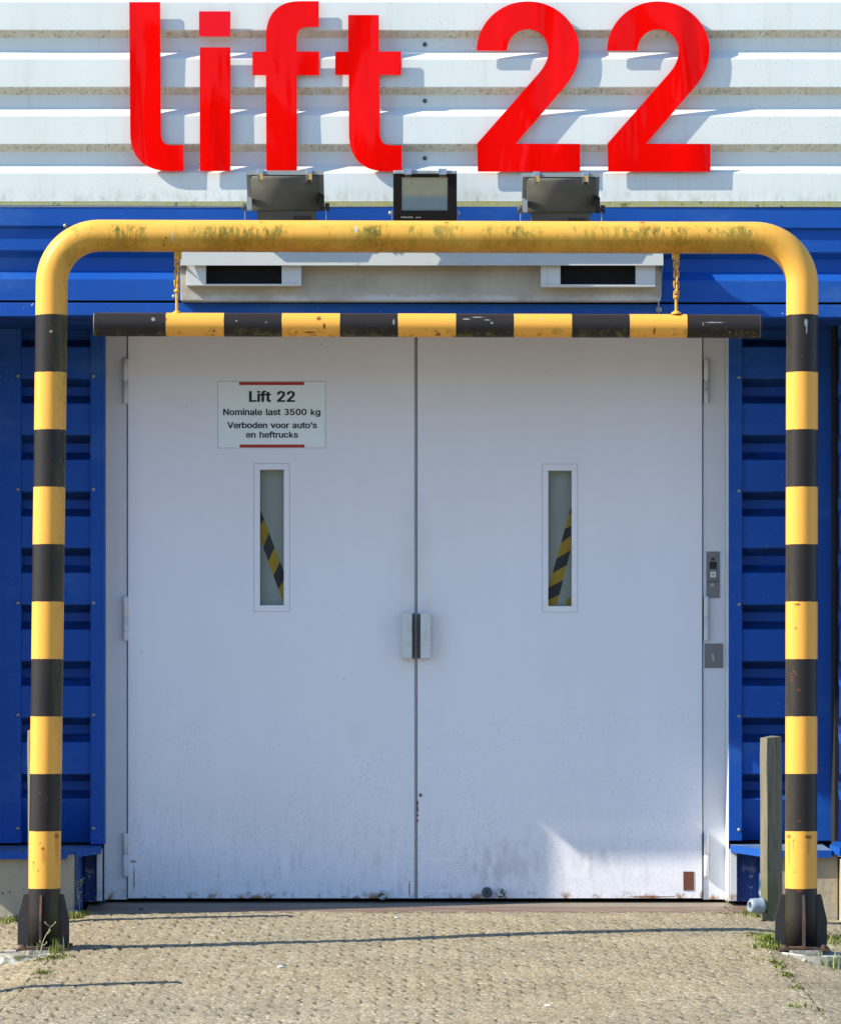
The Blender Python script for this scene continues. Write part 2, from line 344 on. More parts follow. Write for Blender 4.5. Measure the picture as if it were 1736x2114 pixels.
# concrete, threshold, wood
m = M('old_concrete', (.36, .315, .235, 1), .85); m.vary(.16, 5, 6); m.vary(.10, 22, 5)
m.over((.045, .04, .035, 1), m.mul(m.step(m.voro(34, v=m.vec(1, 1, .7)), .16, .09), m.step(m.noise(6, 3), .44, .56)))
m.over((.40, .40, .38, 1), m.mul(m.step(m.z, .06, -.04), m.step(m.noise(18, 5), .4, .6), .6)); m.bump(m.noise(60, 5), .5, .004); m.bump(m.voro(34, v=m.vec(1, 1, .7)), .3, .004); MAT['concrete'] = m.m
m = M('grey_rough_concrete', (.27, .26, .23, 1), .9); m.vary(.2, 25, 6); m.bump(m.noise(70, 5), .7, .006); MAT['rubble'] = m.m
m = M('threshold_metal', (.22, .19, .155, 1), .6, spec=.3)
m.vary(.10, 4, 5, m.vec(1, 3, 1)); fr = m.step(m.y, -.150, -.165)
m.over((.17, .105, .08, 1), m.mul(fr, m.step(m.noise(4, 4, v=m.vec(1, 4, 1)), .25, .6)))
m.over((.26, .14, .07, 1), m.mul(m.step(m.noise(5, 6, .7, v=m.vec(1, 5, 1)), .56, .72), .6)); m.bump(m.noise(40, 4), .2, .002); MAT['threshold'] = m.m
def m_wood(name, base):
    m = M(name, base, .85)
    g = m.noise(38, 6, .65, v=m.vec(2.4, 2.4, .12))
    m.over((.05, .047, .035, 1), m.step(g, .50, .68)); m.over((.26, .25, .17, 1), m.mul(m.step(m.noise(60, 4, v=m.vec(2, 2, .1)), .55, .72), .5))
    m.over((.07, .09, .02, 1), m.mul(m.step(m.z, .38, .0), m.step(m.noise(14, 5, v=m.vec(1, 1, .5)), .38, .6), .7))
    m.bump(g, .7, .005); return m.m
MAT['wood'] = m_wood('weathered_wood', (.165, .148, .105, 1))
m = M('white_ring_concrete', (.45, .45, .42, 1), .75); m.vary(.2, 12); m.over((.09, .10, .04, 1), m.step(m.noise(16, 5, v=m.vec(1, 1, 2)), .46, .60)); m.bump(m.noise(50, 4), .3, .003); MAT['ring'] = m.m
m = M('grey_plastic_pipe', (.23, .28, .34, 1), .4); m.vary(.06, 30); MAT['plastic'] = m.m
MAT['bollard_stop'] = M('dark_rubber', (.06, .075, .09, 1), .6).m
m = M('chipped_white_stop', (.5, .5, .5, 1), .6); m.over((.06, .035, .02, 1), m.step(m.noise(70, 4), .52, .6)); MAT['stop'] = m.m

# paving: exposed aggregate
m = M('aggregate_paving', (.285, .236, .142, 1), .9)
at = m.new('ShaderNodeVertexColor'); at.layer_name = 'tone'
vc = m.voro(150, out='Color'); sc_ = m.new('ShaderNodeSeparateColor'); m.link(vc, sc_.inputs[0])
m.over((.52, .49, .42, 1), m.mul(m.step(sc_.outputs[0], .72, .80), .75))
m.over((.33, .20, .10, 1), m.mul(m.step(sc_.outputs[1], .78, .84), .6))
m.over((.10, .085, .06, 1), m.mul(m.step(sc_.outputs[2], .80, .86), .75))
m.over((.11, .085, .05, 1), m.mul(m.step(m.voro(150, feat='DISTANCE_TO_EDGE'), .10, .02), .6))
m.vary(.26, 90, 3); m.vary(.16, 1.6, 5)
m.over((.14, .15, .04, 1), m.mul(m.step(m.noise(7, 4), .62, .72), m.step(m.math('ABSOLUTE', m.x), 1.15, 1.4), .6))
m.over(at.outputs[0], 1., 'MULTIPLY')
m.bump(m.voro(150), .6, .003)
MAT['paving'] = m.m
m = M('grass_blade', (.17, .20, .035, 1), .6); m.vary(.4, 30); m.over((.32, .30, .10, 1), m.step(m.noise(25, 3), .55, .7)); m.b.inputs['Subsurface Weight'].default_value = 0; MAT['grass'] = m.m
m = M('weed_stem', (.42, .44, .20, 1), .6); m.vary(.2, 60); MAT['weed'] = m.m
MAT['butt'] = M('white_paper', (.75, .74, .70, 1), .7).m
MAT['butt_tan'] = M('tan_paper', (.50, .33, .12, 1), .7).m
m = M('dead_leaf', (.10, .035, .018, 1), .8); MAT['leaf'] = m.m
MAT['stone'] = M('pale_stone', (.48, .42, .28, 1), .8).m

# ------------------------------------------------------------------ mesh helpers
class MB:
    def __init__(s): s.bm = bmesh.new()
    def poly(s, pts, mi=0, smooth=False):
        f = s.bm.faces.new([s.bm.verts.new(p) for p in pts]); f.material_index = mi; f.smooth = smooth; return f
    def box(s, x0, x1, t0, t1, z0, z1, bev=0., mi=0, shear=0.):
        v = []
        for x in (min(x0, x1), max(x0, x1)):
            for t in (min(t0, t1), max(t0, t1)):
                for z in (min(z0, z1), max(z0, z1)): v.append(s.bm.verts.new((x, -t, z+shear*x)))
        idx = [(0, 1, 3, 2), (4, 6, 7, 5), (0, 4, 5, 1), (2, 3, 7, 6), (0, 2, 6, 4), (1, 5, 7, 3)]
        fs = []
        for q in idx:
            f = s.bm.faces.new([v[i] for i in q]); f.material_index = mi; fs.append(f)
        if bev > 0:
            es = list({e for f in fs for e in f.edges})
            r = bmesh.ops.bevel(s.bm, geom=es, offset=bev, segments=2, profile=.5, affect='EDGES', clamp_overlap=True)
            for f in r['faces']: f.material_index = mi
        return s
    def prism_xz(s, pts, t0, t1, mi=0, side_mi=None, bev=0.):     # outline in x,z, from t0 to t1
        a = [s.bm.verts.new((x, -t1, z)) for x, z in pts]; b = [s.bm.verts.new((x, -t0, z)) for x, z in pts]
        f = s.bm.faces.new(a); f.material_index = mi; g = s.bm.faces.new(b[::-1]); g.material_index = mi
        n = len(pts)
        for i in range(n):
            h = s.bm.faces.new((a[i], b[i], b[(i+1) % n], a[(i+1) % n])); h.material_index = mi if side_mi is None else side_mi
        return s
    def prism_tz(s, pts, x0, x1, mi=0, smooth=False):             # outline in t,z, from x0 to x1
        a = [s.bm.verts.new((x0, -t, z)) for t, z in pts]; b = [s.bm.verts.new((x1, -t, z)) for t, z in pts]
        s.bm.faces.new(a).material_index = mi; s.bm.faces.new(b[::-1]).material_index = mi
        n = len(pts)
        for i in range(n):
            h = s.bm.faces.new((a[i], b[i], b[(i+1) % n], a[(i+1) % n])); h.material_index = mi; h.smooth = smooth
        return s
    def prism_xt(s, pts, z0, z1, mi=0):                            # outline in x,t
        zf = z0 if callable(z0) else (lambda x, t: z0); zg = z1 if callable(z1) else (lambda x, t: z1)
        a = [s.bm.verts.new((x, -t, zg(x, t))) for x, t in pts]; b = [s.bm.verts.new((x, -t, zf(x, t))) for x, t in pts]
        s.bm.faces.new(a).material_index = mi; s.bm.faces.new(b[::-1]).material_index = mi
        n = len(pts)
        for i in range(n): s.bm.faces.new((a[i], b[i], b[(i+1) % n], a[(i+1) % n])).material_index = mi
        return s
    def sheet(s, prof, x0, x1, mis=None, shear=0., nx=1, wave=0.):          # open profile of (t,z) run along x
        xs = [x0+(x1-x0)*i/nx for i in range(nx+1)]
        wv = lambda x, z, k: wave*mnoise.noise(Vector((x*1.7, z*3.1, k))) if wave else 0.
        rows = [[s.bm.verts.new((x, -t-wv(x, z, 0.), z+shear*x+.5*wv(x*1.3, z, 7.))) for t, z in prof] for x in xs]
        for k in range(nx):
            for i in range(len(prof)-1):
                f = s.bm.faces.new((rows[k][i], rows[k+1][i], rows[k+1][i+1], rows[k][i+1]))
                if mis: f.material_index = mis[i]
        return s
    def tube(s, path, r, seg=16, mi=0, cap=True, closed=False, rads=None):
        P = [Vector(p) for p in path]; n = len(P); rings = []
        up = None
        for i, p in enumerate(P):
            if closed: d = (P[(i+1) % n]-P[i-1]).normalized()
            else: d = (P[min(i+1, n-1)]-P[max(i-1, 0)]).normalized()
            if up is None:
                a = Vector((0, 0, 1)) if abs(d.z) < .9 else Vector((0, 1, 0)); up = (a-d*a.dot(d)).normalized()
            else: up = (up-d*up.dot(d)).normalized()
            w = d.cross(up); rr = rads[i] if rads else r
            rings.append([s.bm.verts.new(p+up*math.cos(q)*rr+w*math.sin(q)*rr) for q in [2*math.pi*k/seg for k in range(seg)]])
        for i in range(n if closed else n-1):
            A, B = rings[i], rings[(i+1) % n]
            for k in range(seg):
                f = s.bm.faces.new((A[k], A[(k+1) % seg], B[(k+1) % seg], B[k])); f.smooth = True; f.material_index = mi
        if cap and not closed:
            s.bm.faces.new(rings[0][::-1]).material_index = mi; s.bm.faces.new(rings[-1]).material_index = mi
        return s
    def lathe(s, prof, origin, axis, seg=24, mi=0):               # prof of (radius, distance along axis)
        o = Vector(origin); d = Vector(axis).normalized()
        a = Vector((0, 0, 1)) if abs(d.z) < .9 else Vector((1, 0, 0)); u = (a-d*a.dot(d)).normalized(); w = d.cross(u)
        rings = []
        for r, h in prof:
            rings.append([s.bm.verts.new(o+d*h+(u*math.cos(q)+w*math.sin(q))*max(r, 1e-5)) for q in [2*math.pi*k/seg for k in range(seg)]])
        for A, B in zip(rings, rings[1:]):
            for k in range(seg):
                f = s.bm.faces.new((A[k], A[(k+1) % seg], B[(k+1) % seg], B[k])); f.smooth = True; f.material_index = mi
        return s
def obj(name, mb, mats, parent=None, smooth_angle=None, fix=True):
    bm = mb.bm
    if fix: bmesh.ops.recalc_face_normals(bm, faces=bm.faces[:])
    me = bpy.data.meshes.new(name)
    if parent is not None:
        L = Vector((0, 0, 0)); q = parent
        while q is not None: L += q.location; q = q.parent
        for v in bm.verts: v.co -= L
    bm.to_mesh(me); bm.free()
    for k in (mats if isinstance(mats, (list, tuple)) else [mats]): me.materials.append(MAT[k])
    o = bpy.data.objects.new(name, me); COL.objects.link(o)
    if parent is not None: o.parent = parent
    return o
def empty(name, loc=(0, 0, 0), parent=None):
    o = bpy.data.objects.new(name, None); COL.objects.link(o); o.location = loc; o.empty_display_size = .1
    if parent is not None: o.parent = parent
    return o
def tag(o, label=None, cat=None, group=None, kind=None):
    if label: o['label'] = label
    if cat: o['category'] = cat
    if group: o['group'] = group
    if kind: o['kind'] = kind
    return o
def box(*a, **k): return MB().box(*a, **k)
def rounded(prof, r=.004, n=3):
    out = [prof[0]]
    for i in range(1, len(prof)-1):
        p, a, b = Vector(prof[i]), Vector(prof[i-1]), Vector(prof[i+1])
        da, db = (a-p), (b-p); rr = min(r, da.length*.4, db.length*.4)
        A, B = p+da.normalized()*rr, p+db.normalized()*rr
        for k in range(n+1):
            u = k/n; q = A*(1-u)**2+p*2*u*(1-u)+B*u*u; out.append((q.x, q.y))
    out.append(prof[-1]); return out

# ================================================================== GROUND
def build_paving():
    x0, x1, t0, t1 = -2.3, 2.3, .36, 4.7
    nx, ny = 1000, 580
    xs = np.linspace(x0, x1, nx); ts = np.linspace(t0, t1, ny)
    Xg, Tg = np.meshgrid(xs, ts)
    z = ground_z(Xg, Tg)
    cw, cl = .047, .165          # narrow setts laid lengthways up the ramp, ends cut on the skew
    jit = rng.uniform(-1, 1, (400, 3))
    def setts(Xg, Tg, ox, skew):
        U = (Xg-ox)/cw+150; i = np.floor(U).astype(int); fu = U-i
        J = jit[i % 400]
        V = (Tg+.05*Xg-(fu-.5)*cw*skew+cl*.5*(i % 2)+J[..., 0]*.010)/cl+40
        j = np.floor(V).astype(int); fv = V-j
        du = np.minimum(fu, 1-fu); dv = np.minimum(fv, 1-fv)
        dd = np.minimum(du*cw*3.2+.002, dv*cl)
        # pits where the end joint meets the long joint at the near corner
        pu = np.minimum(fu, 1-fu)*cw
        return dd, i, j, fu*.8+.35, fv*.8+.35, pu, dv*cl
    warp = .012
    wx = np.zeros_like(Xg); wt = np.zeros_like(Xg)
    for q in range(6):
        a = rng.uniform(0, 6.28, 2); f = rng.uniform(2, 9, 2)
        wx += warp/3*np.sin(f[0]*Xg+f[1]*Tg+a[0]); wt += warp/3*np.sin(f[1]*Xg-f[0]*Tg+a[1])
    d, bi, bj, lu, lv, eu_, ev_ = setts(Xg+wx*.18, Tg+wt*.8, 0, .9)
    side = (Xg > 1.24+.004*np.sin(4*Tg)) | (Xg < -1.30-.004*np.sin(5*Tg))
    d2, bi2, bj2, lu2, lv2, eu2, ev2 = setts(Xg+wx*.3, Tg+wt+.04, .02, 1.3)
    eu_ = np.where(side, eu2, eu_); ev_ = np.where(side, ev2, ev_)
    d = np.where(side, d2, d); bi = np.where(side, bi2+500, bi); bj = np.where(side, bj2+300, bj)
    lu = np.where(side, lu2, lu); lv = np.where(side, lv2, lv)
    h = (bi*7919 ^ bj*104729) & 0xffff
    tab = rng.uniform(-1, 1, (65536, 4))
    R = tab[h]
    hgt = R[..., 0]*.0008+R[..., 1]*.0014*(lu-.75)+R[..., 2]*.0020*(lv-.75)
    edge = np.clip(d/.009, 0, 1)
    joint = (1-edge)**2
    pit = np.exp(-((eu_/.009)**2+(ev_/.020)**2))
    # noise: blotchy joint filling
    def fnoise(cell, seed):
        r = np.random.default_rng(seed); gx = int((x1-x0)/cell)+3; gy = int((t1-t0)/cell)+3
        g = r.uniform(-1, 1, (gy, gx)); u = (Xg-x0)/cell; v = (Tg-t0)/cell
        i = u.astype(int); j = v.astype(int); fu = u-i; fv = v-j; fu = fu*fu*(3-2*fu); fv = fv*fv*(3-2*fv)
        return (g[j, i]*(1-fu)+g[j, i+1]*fu)*(1-fv)+(g[j+1, i]*(1-fu)+g[j+1, i+1]*fu)*fv
    fill = np.clip(.55+.9*fnoise(.06, 5)+.35*fnoise(.3, 6), 0, 1.3)
    z = z+hgt-joint*.0022*fill**2-pit*.0065*np.clip(-.25+1.5*fill, 0, 1.3)
    z += fnoise(.008, 1)*.0013+fnoise(.018, 2)*.0008+fnoise(.045, 22)*.0006+fnoise(.5, 3)*.004*np.clip((Tg-.4)*3, 0, 1)
    crack = np.minimum(np.abs(Xg-1.24-.004*np.sin(4*Tg)), np.abs(Xg+1.30+.004*np.sin(5*Tg)))
    ck = np.clip(1-crack/.006, 0, 1)*np.clip((Tg-1.9)*3, 0, 1)*np.clip(.5+1.5*fnoise(.12, 21), .1, 1)
    z -= ck*.008
    tone = 1+R[..., 3]*.10-joint*.48*fill**2-pit*1.15*np.clip(-.20+1.5*fill, 0, 1.1)-ck*.45+fnoise(.011, 8)*.10+fnoise(.35, 9)*.05
    warm = 1+fnoise(.9, 12)*.03
    co = np.stack([Xg, -Tg, z], -1).reshape(-1, 3)
    colr = np.stack([tone*warm, tone, tone/warm, np.ones_like(tone)], -1).reshape(-1, 4).clip(.1, 1.6)
    i0 = (np.arange(ny-1)[:, None]*nx+np.arange(nx-1)[None, :]).ravel()
    quads = np.stack([i0, i0+nx, i0+nx+1, i0+1], -1)
    # the rest of the yard around that patch, out to the horizon
    bx = [-60, -12, -4, x0, x1, 4, 12, 60]; bt = [-6, 0, t0, t1, 10, 25, 60, 120]
    ex = []; eq = []; base = len(co)
    for a in range(len(bt)):
        for b in range(len(bx)):
            tt, xx = bt[a], bx[b]
            zz = float(ground_z(np.clip(xx, -1.9, 1.9), np.clip(tt, .36, 25)))-.006
            ex.append((xx, -tt, zz))
    nb = len(bx)
    for a in range(len(bt)-1):
        for b in range(nb-1):
            if bx[b] == x0 and bt[a] == t0: continue
            eq.append((base+a*nb+b, base+(a+1)*nb+b, base+(a+1)*nb+b+1, base+a*nb+b+1))
    co = np.concatenate([co, np.array(ex)]); colr = np.concatenate([colr, np.ones((len(ex), 4))])
    quads = np.concatenate([quads, np.array(eq)])
    me = bpy.data.meshes.new('paving')
    me.vertices.add(len(co)); me.vertices.foreach_set('co', co.astype(np.float32).ravel())
    me.loops.add(quads.size); me.loops.foreach_set('vertex_index', quads.astype(np.int32).ravel())
    me.polygons.add(len(quads)); me.polygons.foreach_set('loop_start', np.arange(0, quads.size, 4, dtype=np.int32))
    me.update(calc_edges=True)
    ca = me.color_attributes.new('tone', 'FLOAT_COLOR', 'POINT'); ca.data.foreach_set('color', colr.astype(np.float32).ravel())
    me.polygons.foreach_set('use_smooth', np.ones(len(quads), bool)); me.update()
    me.materials.append(MAT['paving'])
    o = bpy.data.objects.new('paving', me); COL.objects.link(o)
    tag(o, 'beige exposed-aggregate block paving of the sloping forecourt', kind='structure')
build_paving()

# ================================================================== BUILDING
TF, TW, TP = .724, .13, .45          # fascia, side wall, plinth: metres in front of the door face
XL, XR = -5.2, 5.2
bld = empty('building', (0, 0, 0))
tag(bld, 'white and blue corrugated metal building with double lift doors under an overhanging front', 'building')
KB = -.0026                            # the blue work runs down slightly to the right

# core walls (behind the sheets)
mb = MB()
mb.box(XL, XR, -.6, TF-.06, Z(640, TF), 5.0)
obj('upper_wall', mb, 'blue', bld)
mb = MB(); mb.box(X(210, 0), X(1502, 0), -.55, -.5, -.2, 2.5); obj('shaft_wall', mb, 'dark', bld)

def profile(z_top_of_outer, n, pitch, t_out, D=.040, outer=.113, under=.023, up=.037, start_full=True):
    """ribs going downward; first point is the top edge of an outer face"""
    pts = []; mis = []
    z = z_top_of_outer
    for i in range(n):
        pts += [(t_out, z), (t_out, z-outer), (t_out-D, z-outer-under), (t_out-D, z-pitch+up)]
        z -= pitch
    pts.append((t_out, z))
    return pts
def sheet_with_stain(zt, n, pitch, t_out, x0, x1, mats_of, last_outer=None, **kw):
    prof = profile(zt, n, pitch, t_out, **kw)
    if last_outer: prof.append((t_out, prof[-1][1]-last_outer)); 
    return prof
SW = S(TF); pitchw = 117.75/SW
z_out = Z(120-117.75*3, TF)            # top edge of an outer face, above the picture
prof = profile(z_out, 5, pitchw, TF)
prof.append((TF, Z(415.5, TF))); prof.append((TF+.020, Z(428, TF)))
# corner rounding keeps which stretch is underside
def labelled_round(prof, r=.004, n=3):
    out = [prof[0]]; seg = []
    for i in range(1, len(prof)-1):
        p, a, b = Vector(prof[i]), Vector(prof[i-1]), Vector(prof[i+1]); da, db = a-p, b-p
        rr = min(r, da.length*.4, db.length*.4); A, B = p+da.normalized()*rr, p+db.normalized()*rr
        out.append((A.x, A.y)); seg.append(i-1)
        for k in range(1, n+1):
            u = k/n; q = A*(1-u)**2+p*2*u*(1-u)+B*u*u; out.append((q.x, q.y)); seg.append(i-1 if k <= n/2 else i)
    out.append(prof[-1]); seg.append(len(prof)-2)
    return out, seg
rp, seg = labelled_round(prof)
mis = []
last = len(prof)-2
for k in seg:
    if k == last: mis.append(2)
    elif k == last-1: mis.append(3)
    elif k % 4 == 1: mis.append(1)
    else: mis.append(0)
mb = MB().sheet(rp, XL, XR, mis, nx=160, wave=.004)
tag(obj('white_cladding', mb, ['white', 'white_stain', 'white_moss', 'white_low'], bld, fix=False), 'dirty white horizontal rib cladding behind the red letters')
# blue sheet
pb = profile(Z(459, TF), 1, 118/SW, TF)
pb.append((TF, Z(621.5, TF)))
rp = rounded(pb)
obj('blue_cladding', MB().sheet(rp, XL, XR, shear=KB, nx=160, wave=.003), 'blue', bld, fix=False)
# cover flashing
fl = [(TF-.03, Z(424.8, TF+.02)), (TF+.018, Z(425.3, TF+.02)), (TF+.018, Z(467, TF+.02)), (TF+.006, Z(470.5, TF+.02)), (TF-.006, Z(470, TF+.02))]
obj('cover_flashing', MB().prism_tz(fl, XL, XR), 'blue', bld)
for v in bpy.data.objects['cover_flashing'].data.vertices: v.co.z += KB*v.co.x
mb = MB().box(XL, XR, TF-.09, TF-.03, Z(650, TF), Z(615, TF), shear=KB); obj('shadow_gap', mb, 'dark', bld)
mb = MB().box(XL, XR, TF-.08, TF+.004, Z(652.5, TF), Z(626.5, TF), bev=.002, shear=KB)
tag(obj('bottom_flashing', mb, 'blue_chip', bld), 'chipped blue strip closing the foot of the overhang')
mb = MB().box(XL, XR, TW-.05, TF-.081, Z(652.5, TF)+.006, Z(652.5, TF)+.03); obj('soffit', mb, 'blue_grime_shade', bld)

# side walls
def wing(side):
    n_ = {-1: (186.6, 43, 0, 215, 42), 1: (1532, 1666, 1727, 1504, 1)}[side]
    cor_in, cor_out, flat_out, inner, _ = n_
    p = 116.9/S(TW); ztop = Z(832, TW)+p*2
    pr = profile(ztop, 9, p, TW-.012, D=.075, outer=66/S(TW), under=.028, up=.033)
    pr[-1] = (TW-.012, pr[-1][1])
    bot = 1741 if side < 0 else 1736.5
    last_z = Z(bot, TW)
    pr = [q for q in pr if q[1] > last_z]+[(TW-.087, last_z)]
    rpp, sg = labelled_round(pr, .005)
    mis = [1 if k % 4 in (1, 3) else 0 for k in sg]  # sloped rib faces take the colour with painted shade and grime
    xa, xb = sorted((X(cor_in+4*(-side), TW), X(cor_out+4*side, TW)))
    o = obj('corrugated_panel', MB().sheet(rpp, xa, xb, mis, nx=8, wave=.002), ['blue', 'blue_grime_shade'], bld, fix=False)
    x_in = X(inner, TW); xc = X(cor_in, TW)
    mb = MB().box(x_in, xc, TW-.09, TW, Z(bot+3 if side < 0 else bot, TW), 2.42, bev=.0025)
    obj('edge_flashing', mb, 'blue', bld)
    mb = MB().box(X(cor_out, TW), X(flat_out, TW) if side > 0 else X(-30, TW), TW-.09, TW-.002, Z(bot+.5, TW), 2.42, bev=.002)
    obj('flat_panel', mb, 'blue', bld)
    # back of wall
    w0, w1 = sorted((X(inner, 0)+side*.02, side*5.2)); obj('wall_backing', MB().box(w0, w1, -.5, TW-.095, -.2, 2.42), 'dark', bld)
    # reveal strip between wall and door frame
    r = MB(); r.poly([(X(216.5 if side < 0 else 1497, 0), 0, .03), (x_in, -(TW-.002), .03), (x_in, -(TW-.002), 2.4), (X(216.5 if side < 0 else 1497, 0), 0, 2.4)])
    obj('reveal_strip', r, 'frame', bld)
    # white post at the foot
    if side < 0: a, b = X(203, .06), X(214, .06)
    else: a, b = X(1503, .06), X(1518, .06)
    obj('foot_post', MB().box(a, b, .02, TW+.012, Z(1859, .06), Z(1752, .06), bev=.002), 'frame', bld)
    # peeling blue plate and blue return
    if side < 0: c, d = X(177, .05), X(203, .05)
    else: c, d = X(1518, .05), X(1562, .05)
    q = MB().box(c, d, .0, TW-.03, Z(1861, .05), Z(1757, .05))
    pe = X(154, TP) if side < 0 else X(1583, TP)
    e0 = pe-side*.004; q.box(e0, pe, .0, TP-.02, -.03, Z(1764, TP))
    obj('peeling_plate', q, 'blue_peel', bld)
    # concrete plinth
    xo = -2.6 if side < 0 else 1.66
    a0, a1 = sorted((pe+side*.0015, xo)); obj('concrete_plinth', MB().box(a0, a1, -.1, TP, -.25, Z(1765, TP), bev=.006), 'concrete', bld)
    # sill with a cut corner
    TS = .48
    zt = lambda x, t: Z(1747 if side < 0 else 1744, TW)-(t-TW)*.030
    zs = lambda x, t: zt(x, t)-15.5/S(TS)
    if side < 0: A, B, Cc = (X(210, TW), TW-.03), (X(210, TW), TW+.03), (X(131, TS), TS); out = (-2.6, TS), (-2.6, TW-.03)
    else: A, B, Cc = (X(1507, TW), TW-.03), (X(1507, TW), TW+.03), (X(1584, TS), TS); out = (X(1717, TS), TS), (X(1717, TS), TW-.03)
    sl = obj('sill', MB().prism_xt([A, B, Cc, out[0], out[1]], zs, zt), ['blue_worn', 'blue_edge'], bld)
    for f in sl.data.polygons:
        if abs(f.normal.z) < .5: f.material_index = 1
wing(-1); wing(1)

# the wall steps forward past both sides of the opening
mb = MB(); p = 116.9/S(.3)
mb.box(1.665, 5.2, -.1, .27, .0, 2.42)
obj('stepped_wall', mb, 'dark', bld)
pr = [(a-.0, b) for a, b in profile(Z(832, .3)+p*2, 9, p, .33, D=.036, outer=66/S(.3), under=.027, up=.031)]
pr = [q for q in pr if q[1] > Z(1740, .3)]+[(.294, Z(1740, .3))]
obj('corrugated_panel', MB().sheet(rounded(pr, .005), X(1730.5, .3), 5.2), 'blue', bld, fix=False)
mb = MB().prism_xt([(1.665, .27), (X(1717, .50), .42), (X(1745, .6), .62), (5.2, .62), (5.2, .27)], lambda x, t: Z(1739, .3)-(t-.3)*.06-.032, lambda x, t: Z(1739, .3)-(t-.3)*.06)
obj('sill', mb, ['blue_edge'], bld)
obj('concrete_plinth', MB().box(1.664, 5.2, -.1, .58, -.3, Z(1775, .6), bev=.006), 'concrete', bld)
# fin and ledge added at far left, shaped only to block the sun
obj('shade_fin', MB().box(-2.08, -2.05, .05, .737, .36, 2.344), 'blue', bld)
obj('shade_ledge', MB().box(-2.04, -1.42, TF+.005, .769, 2.3445, 2.354), 'blue', bld)

# threshold
mb = MB(); mb.prism_xt([(X(176, 0), -.3), (X(176, .4), .4), (X(1572, .4), .4), (X(1572, 0), -.3)], lambda x, t: -.2, lambda x, t: .034-.085*max(t, 0)+.003*0)
tag(obj('threshold', mb, 'threshold', bld), 'worn steel and brown threshold ramp below the doors')

# door frame
fr = MB(); zt_ = Z(680, 0); zf = Z(1858, 0)
fr.box(X(216.5, 0), X(262, 0), -.25, 0, zf, zt_, bev=.002); fr.box(X(1451.5, 0), X(1497, 0), -.25, 0, zf, zt_, bev=.002)
fr.box(X(216.5, 0), X(1497, 0), -.25, -.001, zt_, zt_+.1)
obj('door_frame', fr, 'frame', bld)
obj('door_joint', MB().box(X(262, 0)+.0005, X(1451.5, 0)-.0005, -.13, -.10, zf+.001, zt_-.001), 'gap', bld)

